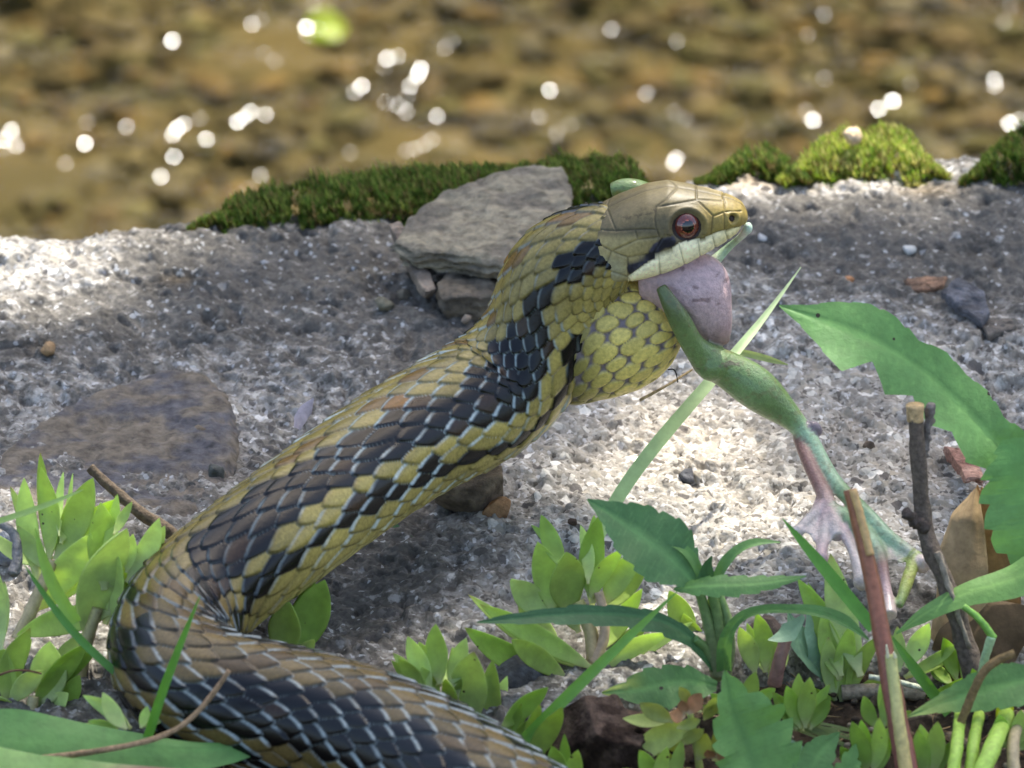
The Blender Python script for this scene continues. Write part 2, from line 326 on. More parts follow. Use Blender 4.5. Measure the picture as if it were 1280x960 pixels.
for (gx, gy, gb) in GL:
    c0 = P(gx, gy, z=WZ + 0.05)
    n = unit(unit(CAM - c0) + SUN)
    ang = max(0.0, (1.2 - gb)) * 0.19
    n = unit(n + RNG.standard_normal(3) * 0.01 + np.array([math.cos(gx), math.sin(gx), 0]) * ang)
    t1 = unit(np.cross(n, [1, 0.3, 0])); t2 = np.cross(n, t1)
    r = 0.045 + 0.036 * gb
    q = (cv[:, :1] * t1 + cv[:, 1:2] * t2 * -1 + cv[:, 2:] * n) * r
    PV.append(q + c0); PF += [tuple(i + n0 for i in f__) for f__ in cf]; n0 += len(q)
tag(mesh('glint_discs', np.concatenate(PV), PF, M_GLINT, parent=water), None, kind='stuff')

# ------------------------------------------------------------------ concrete ledge
EDGE = np.array([(-400, 330), (0, 291), (120, 284), (240, 274), (420, 262), (560, 240), (720, 226), (880, 214), (1040, 204), (1200, 194), (1280, 196), (1700, 186)], float)
EX = np.array([P(a, b, z=0)[0] for a, b in EDGE]); EY = np.array([P(a, b, z=0)[1] for a, b in EDGE])
def yedge(x): return np.interp(x, EX, EY)
def yfront(x): return -8.6 + 2.6 * sstep(0.5, 5, x) + 0.9 * (fbm(x * 0.5, x * 0 + 3.3, 5) - 0.5) + 0.25 * (fbm(x * 3, x * 0 + 1.3, 6) - 0.5)
gx = np.r_[-260, -180, -120, -80, -50, -35, -26, -20, -17, np.arange(-15, 15, 0.05), 16, 18, 22, 30, 45, 70, 110, 170, 260]
gy = np.r_[np.arange(-10.6, 15.2, 0.052), np.arange(15.3, 17, 0.15), 17.6, 18.5]
X, Yb = np.meshgrid(gx, gy, indexing='ij')
ye = yedge(X)
Y = Yb + (ye - 14.0) * sstep(-4, 14, Yb)
tb = np.maximum(Yb - 13.2, 0)
near = (np.abs(X) < 16)
def ledge_relief(X, Y):
    z = 0.34 * (fbm(X * 0.28, Y * 0.28, 21, 3) - 0.5) * 2 + 0.20 * (fbm(X * 1.1, Y * 1.1, 31, 4) - 0.5) * 2
    z = z + 0.12 * (fbm(X * 4, Y * 4, 41, 3) - 0.5) * 2
    pit = sstep(0.62, 0.74, fbm(X * 1.9, Y * 1.9, 51, 3)); z = z - 0.16 * pit
    d1, d2, cid = worley(X * 4.5, Y * 4.5, 61)
    z = z + 0.06 * sstep(0.42, 0.10, d1) * (cid > 0.78) + 0.03 * (fbm(X * 11, Y * 11, 71, 2) - 0.5) * 2
    return z
Z = ledge_relief(X, Y)
Z = Z - 0.30 * tb ** 2 - np.where(Yb > 15.1, (Yb - 15.1) * 18.5, 0)
fr_ = yfront(X) - Y
Z = Z - 1.6 * sstep(-0.5, 0.9, fr_) - 0.5 * np.maximum(fr_ - 0.5, 0)
V = np.stack([X, Y, Z], -1).reshape(-1, 3)
px, py = project(V)
# where dirt and dark film cover the surface, where clean pale sand shows, where it is tan
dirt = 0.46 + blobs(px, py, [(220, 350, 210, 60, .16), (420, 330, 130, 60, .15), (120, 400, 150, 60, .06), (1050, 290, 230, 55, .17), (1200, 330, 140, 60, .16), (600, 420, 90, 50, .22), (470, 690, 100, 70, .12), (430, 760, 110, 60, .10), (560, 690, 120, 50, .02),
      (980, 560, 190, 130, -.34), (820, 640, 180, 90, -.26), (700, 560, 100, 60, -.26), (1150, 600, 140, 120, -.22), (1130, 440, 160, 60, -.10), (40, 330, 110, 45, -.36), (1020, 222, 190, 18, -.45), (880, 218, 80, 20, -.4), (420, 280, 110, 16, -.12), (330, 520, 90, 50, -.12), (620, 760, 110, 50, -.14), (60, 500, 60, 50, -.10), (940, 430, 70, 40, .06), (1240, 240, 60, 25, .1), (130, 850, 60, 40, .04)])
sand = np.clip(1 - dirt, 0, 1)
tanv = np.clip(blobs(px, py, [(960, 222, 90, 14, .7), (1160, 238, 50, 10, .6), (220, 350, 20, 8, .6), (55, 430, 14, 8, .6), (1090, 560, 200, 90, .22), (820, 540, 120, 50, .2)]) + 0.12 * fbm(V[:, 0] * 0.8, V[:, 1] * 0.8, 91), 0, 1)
ledge = tag(mesh('concrete_ledge', V, gridUp(len(gx), len(gy)), M_CONC, col=np.stack([np.clip(dirt, 0, 1.2), sand, tanv], -1)), None, kind='structure')
def gz(x, y): return float(ledge_relief(np.array([[x]]), np.array([[y]]))[0, 0])
def G(px, py, dz=0.0):
    """point of the ledge surface under a photo pixel"""
    q = P(px, py, z=0.0)
    for _ in range(2): q = P(px, py, z=gz(q[0], q[1]))
    return q + np.array([0, 0, dz])
# soil at the foot of the ledge
gx = np.r_[-3000, -800, -300, -120, -60, -35, -22, np.arange(-16, 16, 0.10), 18, 22, 35, 60, 120, 300, 800, 3000]
gy = np.r_[-4000, -1200, -400, -180, -100, -60, -40, -28, -22, np.arange(-18, -4.3, 0.10), -4.0]
X, Y = np.meshgrid(gx, gy, indexing='ij')
d1, d2, cid = worley(X * 2.2, Y * 2.2, 15)
Z = -0.75 + 0.7 * (fbm(X * 0.5, Y * 0.5, 12) - 0.5) + 0.35 * (fbm(X * 2, Y * 2, 13) - 0.5) + 0.16 * sstep(0.5, 0.1, d1) * (cid > 0.4) + 0.12 * (fbm(X * 7, Y * 7, 14, 2) - 0.5)
Z = np.where(Y > -4.4, Z - 1.5, Z)
V = np.stack([X, Y, Z], -1).reshape(-1, 3)
c = np.where((cid > 0.8).reshape(-1, 1), lin(112, 100, 82), lin(60, 51, 41)) * (0.7 + 0.6 * fbm(X * 1.7, Y * 1.7, 19).reshape(-1, 1))
tag(mesh('soil', V, gridUp(len(gx), len(gy)), M_SOIL, col=c), None, kind='structure')

# crumbs, stem bits and rootlets strewn over the soil
rg = np.random.default_rng(23); PV = []; PF = []; PC = []; n0 = 0; lv, lf = sphere(4, 6)
ltx = rg.uniform(-13, 13, 1500); lty = rg.uniform(-12.5, -5.0, 1500); ltz = -0.75 + 0.7 * (fbm(ltx * .5, lty * .5, 12) - .5)
for k in range(1500):
    x = ltx[k]; y = lty[k]; zz_ = ltz[k]
    if rg.uniform() < .55:
        q = lv * rg.uniform(.03, .11) * [1, rg.uniform(.6, 1), .7]; cc = [lin(110, 98, 82), lin(150, 138, 118), lin(64, 54, 44), lin(90, 76, 58)][rg.integers(4)]
    else:
        L0 = rg.uniform(.3, 1.1); a = rg.uniform(0, 6.28); q = lv * [L0 * .5, .016, .016]; q = q + np.stack([0 * q[:, 0], q[:, 0] ** 2 * rg.uniform(-.6, .6), 0 * q[:, 0]], -1)
        b_ = rg.normal(0, .25); q = np.stack([q[:, 0] * math.cos(a) - q[:, 1] * math.sin(a), q[:, 0] * math.sin(a) + q[:, 1] * math.cos(a), q[:, 2] + q[:, 0] * b_], -1); cc = [lin(150, 124, 88), lin(120, 96, 68), lin(84, 66, 48), lin(176, 156, 116)][rg.integers(4)]
    PV.append(q + [x, y, zz_ + .06]); PF.append(lf + n0); n0 += len(lv); PC.append(np.tile(cc * rg.uniform(.7, 1.2), (len(lv), 1)))
tag(mesh('soil_litter', np.concatenate(PV), np.concatenate(PF), M_DRY, col=np.concatenate(PC)), 'crumbs and dry stem bits strewn over the dark soil', 'litter', kind='stuff')

# ------------------------------------------------------------------ stones
def rock(name, c, r, seed, col, label, cat='stone', flat=0.6, rot=0.0, mat=None, group=None, parent=None, n=28, rough=0.22, col2=None):
    v, f = sphere(n, n * 2)
    a = v * 1.0
    nx = fbm(a[:, 0] * 1.6 + seed, a[:, 1] * 1.6 + a[:, 2] * 1.3, seed, 3) - 0.5
    ny = fbm(a[:, 2] * 4 + seed, a[:, 0] * 4 - a[:, 1] * 3, seed + 3, 3) - 0.5
    # facets: clip by random planes for broken faces
    rr = np.ones(len(a)) + rough * 2.2 * nx + rough * 0.6 * ny
    rg = np.random.default_rng(seed)
    for _ in range(9):
        d = unit(rg.standard_normal(3)); lim = rg.uniform(0.62, 0.9); dp = a @ d
        rr = np.minimum(rr, np.where(dp > 0.05, lim / np.maximum(dp, 0.05), 9))
    q = a * rr[:, None] * np.array(r if np.ndim(r) else (r, r, r * flat))
    ca, sa = math.cos(rot), math.sin(rot); q = q @ np.array([[ca, -sa, 0], [sa, ca, 0], [0, 0, 1]]).T
    c2 = col if col2 is None else col2
    k = sstep(0.4, 0.6, fbm(a[:, 0] * 3 + seed, a[:, 1] * 3 + a[:, 2] * 2, seed + 8))[:, None]
    o = mesh(name, q + np.asarray(c), f, mat or M_STONE, parent=parent, col=np.asarray(col) * (1 - k) + np.asarray(c2) * k)
    if label: tag(o, label, cat, group)
    return o
def slab(name, outline, z, thick, seed, col, col2, tilt=(0, 0), strata=0.05, mat=None, parent=None, rim=0.05, under=0.85, nr=34, na=150):
    """flat broken stone: an outline (cm, xy), a lightly uneven top, ragged layered sides"""
    O = np.asarray(outline, float); cen = O.mean(0)
    K = np.vstack([O, O[:1]]); s = np.r_[0, np.cumsum(np.linalg.norm(np.diff(K, axis=0), axis=1))]
    u = np.linspace(0, s[-1], na, endpoint=False); B = np.stack([np.interp(u, s, K[:, 0]), np.interp(u, s, K[:, 1])], -1)
    B = cen + (B - cen) * (1 + 0.05 * (fbm(u * 3, u * 0, seed)[:, None] - 0.5) + 0.03 * (fbm(u * 9, u * 0, seed + 1)[:, None] - 0.5))
    rows = []
    for k in range(nr):
        f = (k / (nr - 1)) ** 0.8
        q = cen + (B - cen) * f; edge = sstep(0.93, 1.0, f)
        zz = z + 0.10 * (fbm(q[:, 0] * 1.5, q[:, 1] * 1.5, seed + 2) - 0.5) * 2 + 0.07 * (fbm(q[:, 0] * 4, q[:, 1] * 2.5, seed + 3) - 0.5) * 2 - 0.05 * sstep(0.50, 0.56, fbm(q[:, 0] * 1.3 + 5, q[:, 1] * 2.2, seed + 4)) - rim * edge + tilt[0] * (q[:, 0] - cen[0]) + tilt[1] * (q[:, 1] - cen[1])
        rows.append(np.c_[q, zz])
    top = rows[-1]
    for k in range(1, 15):
        f = k / 14
        inn = 1 + strata * (vn(u * 2.3, np.full(na, k * 0.55), seed + 5) - 0.6) * 2 - (1 - under) * f ** 1.5
        q = cen + (top[:, :2] - cen) * inn[:, None]
        rows.append(np.c_[q, top[:, 2] - thick * f])
    V = np.concatenate(rows)
    a = fbm(V[:, 0] * 0.9, V[:, 1] * 1.6 + V[:, 2] * 2, seed + 7)[:, None]; b = fbm(V[:, 0] * 3, V[:, 1] * 5 + V[:, 2] * 6, seed + 8)[:, None]
    k = sstep(0.38, 0.62, 0.6 * a + 0.4 * b)
    return mesh(name, V, gridF(len(rows), na, True), mat or M_STONE, parent=parent, col=np.asarray(col) * (1 - k) + np.asarray(col2) * k)
def poly(pts, z): return [P(a, b, z=z)[:2] for a, b in pts]
fs = thing('flagstone', G(600, 330), 'broken grey layered flagstone lying on the ledge behind the neck of the snake', 'stone')
slab('stone_layer', poly([(492, 300), (512, 268), (552, 242), (612, 226), (668, 212), (702, 217), (716, 243), (712, 290), (690, 325), (640, 330), (600, 322), (560, 312), (520, 312)], 1.35), 1.42, 0.50, 5, lin(146, 136, 114), lin(116, 108, 94), tilt=(0.03, 0.04), under=0.93, strata=.09, parent=fs)
slab('stone_layer', poly([(546, 352), (576, 318), (640, 300), (700, 290), (706, 340), (660, 362), (600, 366), (552, 368)], 0.78), 0.74, 0.85, 9, lin(124, 112, 94), lin(100, 92, 80), tilt=(0, 0.02), under=0.9, parent=fs)
slab('stone_layer', poly([(486, 288), (500, 284), (530, 322), (545, 348), (532, 352), (506, 322)], 0.9), 0.9, 0.25, 14, lin(150, 134, 116), lin(120, 108, 96), tilt=(-0.1, 0.12), parent=fs)
emb = slab('embedded_rock', poly([(-30, 610), (10, 548), (80, 500), (150, 470), (205, 450), (250, 452), (282, 478), (296, 520), (298, 560), (280, 600), (240, 640), (140, 660), (20, 650)], 0.2), 0.15, 0.6, 22, lin(92, 90, 92), lin(116, 106, 92), tilt=(0.0, -0.02), rim=0.16, under=1.05)
tag(emb, 'smooth purplish grey rock set flush in the ledge above the succulents', 'rock')
chip = slab('slate_chip', poly([(1176, 362), (1196, 348), (1230, 366), (1238, 388), (1228, 398), (1200, 382)], 0.42), 0.44, 0.14, 31, lin(104, 104, 108), lin(88, 86, 86), tilt=(0.02, 0.08), under=1.0)
tag(chip, 'dark slate chip lying on the ledge above the big serrated leaf', 'stone')
chip2 = slab('slate_chip', poly([(1225, 396), (1262, 392), (1272, 404), (1234, 418)], 0.3), 0.3, 0.16, 33, lin(112, 104, 94), lin(92, 86, 80))
tag(chip2, 'small brown stone flake beside the dark slate chip', 'stone')
g = G(592, 628); rock('rock', g + [0, 0, 0.35], (0.95, 0.6, 0.52), 41, lin(118, 104, 86), 'brown grey rock on the ledge just under the belly of the snake', 'rock', rot=0.2, col2=lin(96, 84, 70))
g = G(622, 645); rock('pebble', g + [0, 0, 0.16], (0.36, 0.28, 0.26), 44, lin(150, 116, 82), 'small orange brown pebble against the rock under the snake', 'pebble')
PEB = [(252, 546, .24, .17, lin(120, 106, 88), 'small tan pebble on the purplish embedded rock'), (288, 550, .16, .12, lin(92, 76, 64), 'tiny brown pebble at the rim of the embedded rock'), (270, 596, .30, .2, lin(84, 86, 80), 'dark greenish pebble between the embedded rock and the snake'),
       (480, 384, .24, .16, lin(126, 120, 100), 'dull olive pebble left of the flagstone hollow'), (583, 402, .15, .12, lin(150, 134, 116), 'tiny pale pebble in front of the flagstone, beside the neck'), (857, 602, .26, .19, lin(84, 84, 86), 'dark grey pebble alone on the pale sand under the frog leg'),
       (1086, 562, .16, .14, lin(98, 84, 70), 'tiny brown pebble on pale sand beside the dark twig'), (1060, 352, .15, .1, lin(180, 130, 90), 'tiny orange pebble on the ledge behind the big serrated leaf'), (1137, 316, .2, .13, lin(196, 194, 186), 'small white pebble on the dark ledge right of the snout'),
       (952, 300, .14, .1, lin(205, 202, 196), 'tiny white pebble just right of the snout of the snake'), (505, 372, .17, .14, lin(132, 122, 104), 'small buff pebble inside the flagstone hollow'), (60, 440, .22, .16, lin(150, 122, 88), 'small tan pebble at the pale left end of the ledge'),
       (1065, 176, .26, .24, lin(214, 186, 148), 'round cream pebble sitting in the sunlit moss'), (716, 655, .12, .09, lin(90, 74, 62), 'tiny dark crumb of stone above the middle succulent')]
for k, (a, b, r1, r2, cc, lab) in enumerate(PEB):
    q = G(a, b) if b > 200 else P(a, b, z=0.75)
    rock('pebble', q + [0, 0, r2 * 0.55], (r1, r1 * 0.8, r2), 50 + k, cc, lab, 'pebble', rot=k, n=14)
g = P(645, 845, z=-0.1); rock('rock', g, (0.62, 0.5, 0.42), 71, lin(88, 90, 92), 'dark blue grey rock in shade behind the small lower succulent', 'rock', col2=lin(70, 70, 70))
g = P(963, 795, z=0.0); rock('rock', g, (0.5, 0.4, 0.38), 73, lin(96, 82, 74), 'rounded dark brown rock behind the serrated herb', 'rock')
g = P(6, 634, y=-2.2); rock('rock', [g[0], -2.0, 0.2], (0.42, 0.4, 0.4), 75, lin(112, 116, 122), 'pale blue grey rock at the frame edge behind the succulents', 'rock')
clod = rock('soil_clod', P(762, 935, y=-9.4), (1.28, 0.9, 1.25), 81, lin(92, 76, 64), 'ragged brown clod of roots and soil under the middle succulent', 'soil clod', mat=M_SOIL, n=90, rough=0.6, col2=lin(58, 46, 38))

# ------------------------------------------------------------------ snake
def smooth_knots(rows):
    out = []
    for r in rows: out.append(np.r_[P(r[0], r[1], y=r[2] if r[3] == 'y' else None, z=r[2] if r[3] == 'z' else None), r[4:]])
    return np.array(out)
# px, py, depth or height, which, r dorsal, r ventral, r lateral (px), dorsal hint x, y, z
KN = smooth_knots([
    (800, 1140, 1.15, 'z', 70, 70, 74, 0.0, 0.0, 1),
    (700, 1062, 1.15, 'z', 72, 70, 75, 0.0, 0.0, 1),
    (580, 978, 1.15, 'z', 73, 70, 76, 0.0, 0.0, 1),
    (460, 920, 1.15, 'z', 74, 70, 77, 0.0, 0.0, 1),
    (340, 886, 1.15, 'z', 74, 70, 77, 0.05, -0.05, 1),
    (258, 862, 1.16, 'z', 73, 70, 76, 0.1, -0.1, 1),
    (216, 818, 1.22, 'z', 72, 70, 74, -0.15, -0.15, 1),
    (243, 752, 1.45, 'z', 72, 71, 74, -0.7, 0.0, 0.9),
    (318, 690, -5.2, 'y', 73, 72, 75, -0.85, 0.15, 0.85),
    (425, 610, -3.2, 'y', 75, 74, 76, -0.75, 0.05, 0.95),
    (535, 538, -1.3, 'y', 77, 76, 78, -0.65, -0.15, 1),
    (624, 482, -0.1, 'y', 76, 78, 77, -0.75, -0.4, 0.9),
    (672, 410, 0.3, 'y', 62, 82, 70, -1.0, -0.35, 0.5),
    (702, 345, 0.4, 'y', 66, 78, 66, -0.85, -0.35, 0.75),
    (748, 312, 0.42, 'y', 55, 66, 57, -0.3, -0.2, 1.0),
    (800, 300, 0.42, 'y', 44, 40, 42, 0.1, -0.1, 1.0)])
Ltot = 29.5; ns = 1650; nth = 380
Q = spline(KN, ns)
C = Q[:, :3]; rad = Q[:, 3:6] / PXCM; T, D, B = frames(C, Q[:, 6:9])
B = -B                                     # +theta on the camera side for the raised part
seg = np.r_[0, np.cumsum(np.linalg.norm(np.diff(C, axis=0), axis=1))]; Ltot = seg[-1]
cpx, cpy = project(C)
# arc positions of landmarks
s_loop = seg[np.argmin(cpx[: ns * 3 // 4])]; s_end = Ltot
th = np.linspace(-math.pi, math.pi, nth, endpoint=False)
f = seg / Ltot
sN = s_end - seg                           # distance back from the head end
pitchL = np.interp(sN, [0, 1.5, 3.5, 6, 9, 14, 30], [0.34, 0.42, 0.56, 0.72, 0.76, 0.74, 0.80])
u = np.r_[0, np.cumsum(0.5 * (1 / pitchL[1:] + 1 / pitchL[:-1]) * np.diff(seg))]
U = np.broadcast_to(u[:, None], (ns, nth)); TH = np.broadcast_to(th[None, :], (ns, nth))
thv = 0.84 * math.pi
NR = 13.5
Vr = TH / thv * NR
# slight row waviness so the lattice is not machine made
Vw = Vr + 0.34 * (fbm(U * 0.35, TH * 2.0, 3, 2) - 0.5) * 2; Uw = U + 0.42 * (fbm(U * 0.4 + 9, TH * 1.6, 4, 2) - 0.5) * 2
def scale_lattice(Uw, Vw, pb=1.72):
    best = np.full(Uw.shape, 9.0); sec = np.full(Uw.shape, 9.0)
    bi = np.zeros(Uw.shape, int); bj = np.zeros(Uw.shape, int); ba = np.zeros(Uw.shape); bb = np.zeros(Uw.shape)
    j0 = np.round(Vw).astype(int)
    for dj in (-1, 0, 1):
        j = j0 + dj; o = 0.5 * (j & 1); i0 = np.round(Uw - o).astype(int)
        for di in (-1, 0, 1):
            i = i0 + di; a = Uw - o - i; b = Vw - j
            m = np.sqrt(a * a + (b / pb) ** 2)
            nr_ = m < best
            sec = np.where(nr_, best, np.minimum(sec, m))
            bi = np.where(nr_, i, bi); bj = np.where(nr_, j, bj); ba = np.where(nr_, a, ba); bb = np.where(nr_, b, bb)
            best = np.where(nr_, m, best)
    return best, sec, bi, bj, ba, bb
def imbricate(Uw, Vw, g, wb=0.92, la=0.78, p=1.32):
    """overlapping scales: the one nearest the head lies on top, its free tip towards the tail"""
    ow = np.full(Uw.shape, 9.0); bi = np.zeros(Uw.shape, int); bj = np.zeros(Uw.shape, int); ba = np.zeros(Uw.shape); bb = np.zeros(Uw.shape); be = np.zeros(Uw.shape)
    j0 = np.round(Vw).astype(int)
    for dj in (-1, 0, 1):
        j = j0 + dj; o = 0.5 * (j & 1); i0 = np.round(Uw - o).astype(int)
        for di in (-1, 0, 1):
            i = i0 + di; a = Uw - o - i + 0.16 * (h2(i, j, 201) - 0.5); b = Vw - j + 0.22 * (h2(i, j, 202) - 0.5)
            sh = 1 - (np.abs(b) / (wb * g)) ** p - (np.abs(a) / np.where(a < 0, la * g, 0.72)) ** p
            ok = (sh > 0) & (a < ow)
            ow = np.where(ok, a, ow); bi = np.where(ok, i, bi); bj = np.where(ok, j, bj); ba = np.where(ok, a, ba); bb = np.where(ok, b, bb); be = np.where(ok, sh, be)
    return be, bi, bj, ba, bb
stretch = np.interp(sN, [0, 1.5, 3.0, 5.5, 8.5, 11, 30], [0.04, 0.10, 0.17, 0.15, 0.09, 0.02, 0.0])[:, None] * (0.3 + 1.3 * fbm(U * 0.25, TH * 1.2, 15, 3))
edge, ii, jj, aa, bb = imbricate(Uw, Vw, 1 - stretch)
ventral = np.abs(Vr) > NR + 0.1
fu = Uw - np.floor(Uw); vedge = np.minimum(fu, 1 - fu)
ramp_ = sstep(0.0, 0.10, edge)
hgt = ramp_ * (0.030 - 0.060 * aa + 0.022 * (1 - np.minimum(1, (bb / 0.8) ** 2)))
vr = sstep(0.02, 0.10, vedge)
hgt = np.where(ventral, 0.028 * vr + 0.02 * (0.5 - fu), hgt)
def soft(A, n):
    for _ in range(n):
        A = (np.roll(A, 1, 1) + 2 * A + np.roll(A, -1, 1)) / 4; Bp = np.concatenate([A[:1], A, A[-1:]], 0); A = (Bp[:-2] + 2 * A + Bp[2:]) / 4
    return A
hgt = soft(hgt, 2)
rdv = np.where(np.cos(TH) > 0, rad[:, 0:1], rad[:, 1:2])
Rn = np.stack([rad[:, 2:3] * np.sin(TH) + 0 * TH, rdv * np.cos(TH)], -1)
off = Rn[..., 0:1] * B[:, None, :] + Rn[..., 1:2] * D[:, None, :]
nrm = unit(Rn[..., 0:1] * B[:, None, :] / (rad[:, 2:3] ** 2)[..., None] + Rn[..., 1:2] * D[:, None, :] / (rdv ** 2)[..., None])
rs = 1 - 0.35 * sstep(0.6, 0.0, np.minimum(sN, 9))[:, None, None] 
Vs = C[:, None, :] + off * rs + nrm * hgt[..., None]
# pigment of every scale, by row
hs = h2(ii, jj, 77); hs2 = h2(ii, jj, 78); aj = np.abs(jj)
jw = aj + (hs2 - 0.5) * 0.5
olive = lin(132, 118, 66); mustard = lin(154, 138, 74); brown = lin(108, 84, 46); rust = lin(132, 92, 42); black = lin(7, 7, 8); cream = lin(214, 196, 122)
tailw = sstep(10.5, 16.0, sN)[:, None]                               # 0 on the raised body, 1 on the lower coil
def c3(x): return np.broadcast_to(x, (ns, nth, 3))
colr = c3(olive) * (0.72 + 0.5 * hs)[..., None]
colr = np.where((aj >= 8)[..., None], c3(mustard) * (0.75 + 0.4 * hs)[..., None], colr)
colr = np.where(((aj <= 3) & (hs > 0.86))[..., None], c3(rust) * (0.6 + 0.5 * hs2)[..., None], colr)
colr = np.where(((aj <= 2) & (hs > 0.8))[..., None], c3(brown), colr)
bnz = fbm(ii * 0.33 + 3, jj * 0.45, 131, 2) + 0.25 * (hs - 0.5) + 0.16 * tailw * (np.abs(jj) <= 6)
blk = ((aj >= 3) & (aj <= 7) & (bnz > np.where((aj == 3) | (aj == 7), 0.53, 0.31))) | ((aj == 9) & (hs > 0.55)) | ((aj == 10) & (hs > 0.06)) | ((aj == 2) & (bnz > 0.72))
blk = blk & ~((sN < 2.6)[:, None] & (aj >= 9))
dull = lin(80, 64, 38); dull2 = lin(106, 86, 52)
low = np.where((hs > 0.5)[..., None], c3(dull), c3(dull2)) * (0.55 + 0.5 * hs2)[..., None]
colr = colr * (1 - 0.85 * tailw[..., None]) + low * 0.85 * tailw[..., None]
blkc = np.where((hs2 > 0.9)[..., None], c3(lin(44, 30, 18)), c3(black))
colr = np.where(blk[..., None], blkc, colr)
colr = colr * (0.86 + 0.3 * sstep(0.1, 0.7, edge))[..., None]
kb_ = (np.exp(-((seg - s_loop - 2.8) / 2.2) ** 2)[:, None] * sstep(5.5, 9.5, aj) * (TH > 0) * (~blk) * 0.9)[..., None]; colr = colr * (1 - kb_) + c3(lin(226, 198, 128)) * kb_
# dark anterior/side margins on scales next to the stripes and on the lower coil
rim = sstep(0.26, 0.06, edge) * np.where(aj <= 8, 1, 0.5) * (0.55 + 0.4 * tailw) * sstep(0.05, -0.25, aa * 0 + (hs - 0.9))
colr = colr * (1 - 0.8 * rim[..., None]) + c3(black) * 0.8 * rim[..., None]
# skin between the scales
pale = lin(184, 200, 198); dark = lin(26, 24, 22); lav = lin(150, 140, 156)
kp = np.interp(sN, [0, 1.5, 3.2, 6, 9.0, 11.5, 13, 18, 30], [0.1, 0.25, 0.8, 1.0, 0.95, 0.4, 0.2, 0.7, 0.7])[:, None] * sstep(0.28, 0.52, fbm(U * 0.6, TH * 2.8, 33, 3))
skin = c3(dark) * (1 - kp[..., None]) + c3(pale) * kp[..., None]
sk = 1 - sstep(0.0, 0.05, edge)
# pale upper margin on many scales: bare skin, and glints painted into the colour
side = (bb * np.sign(TH) < -0.12) & (aa < 0.15)
marg = 0.85 * sstep(0.34, 0.10, edge) * sstep(0.25, -0.1, aa + 0.25 * (hs - 0.5)) * side * kp * (hs2 > 0.12) * np.where(ventral, 0, 1)
colr = colr * (1 - np.maximum(sk, marg)[..., None]) + np.where((sk > marg)[..., None], skin, c3(pale)) * np.maximum(sk, marg)[..., None]
vc_ = c3(cream) * (0.85 + 0.2 * vn(Uw, TH * 0, 5))[..., None] * (0.55 + 0.45 * vr)[..., None]
vc_ = vc_ * (1 - 0.35 * tailw[..., None])
colr = np.where(ventral[..., None], vc_, colr)
fl = lin(190, 170, 96); kf = (sstep(8.4, 9.6, np.abs(Vr) + 9.6 - NR) * (~ventral) * 0.6)[..., None]
colr = colr * (1 - kf) + c3(fl) * kf
# bare warm skin in the tight bend
colr = soft(colr, 1)
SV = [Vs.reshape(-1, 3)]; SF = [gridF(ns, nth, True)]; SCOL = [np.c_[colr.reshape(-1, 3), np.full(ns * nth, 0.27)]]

# throat pouch: the stretched lower jaw
TP = np.array([(684, 410, 470, .40), (694, 385, 492, .72), (706, 362, 503, .92), (722, 346, 505, 1.04), (744, 338, 500, 1.10), (772, 344, 493, 1.08), (800, 352, 483, 1.00), (824, 362, 467, .88), (840, 374, 449, .70), (849, 388, 432, .48), (853, 400, 420, .25)])
n1 = 210; n2 = 240
tpx = np.linspace(684, 853, n1); top = np.interp(tpx, TP[:, 0], TP[:, 1]); bot = np.interp(tpx, TP[:, 0], TP[:, 2])
ker = np.hanning(19); ker /= ker.sum()
def sm(a): return np.convolve(np.pad(a, 9, mode='edge'), ker, 'valid')
top = sm(top); bot = sm(bot); wid = sm(np.interp(tpx, TP[:, 0], TP[:, 3]))
YH = 0.42
cen = np.array([P(a, (b + c_) / 2, y=YH) for a, b, c_ in zip(tpx, top, bot)]); hv = (bot - top) / 2 / PXCM * 1.02
ph = np.linspace(-math.pi, math.pi, n2, endpoint=False)
U2 = np.broadcast_to(((tpx - 690) / 33.0)[:, None], (n1, n2)); V2 = np.broadcast_to((ph / math.pi * 13)[None, :], (n1, n2))
# rows slant back towards the neck
Us = U2 + 0.55 * (fbm(U2 * .7, V2 * 0.3, 7) - 0.5); Vs2 = V2 + 0.9 * (fbm(U2 * 0.6 + 4, V2 * 0.25, 8) - 0.5) + 0.9 * (U2 - 2.5) * np.sign(V2) * 0.6
Us = Us + 0.25 * np.abs(Vs2 - 6) * 0.1
p1, p2, pi_, pj_, pa_, pb_ = scale_lattice(Us, Vs2, pb=1.5)
pe = p2 - p1; gp = 0.15 + 0.10 * (fbm(U2 * 0.7, V2 * 0.5, 17) - 0.5) 
hp0 = h2(pi_, pj_, 92); ro = 0.485 + 0.11 * (hp0 - 0.5) - 0.05 * (U2 < 1.2); pr_ = sstep(ro, ro - 0.13, p1)
bulge = 1 + 0.0 * U2
off = np.stack([np.zeros((n1, n2)), -np.sin(ph)[None, :] * wid[:, None], -np.cos(ph)[None, :] * hv[:, None] * -1], -1)
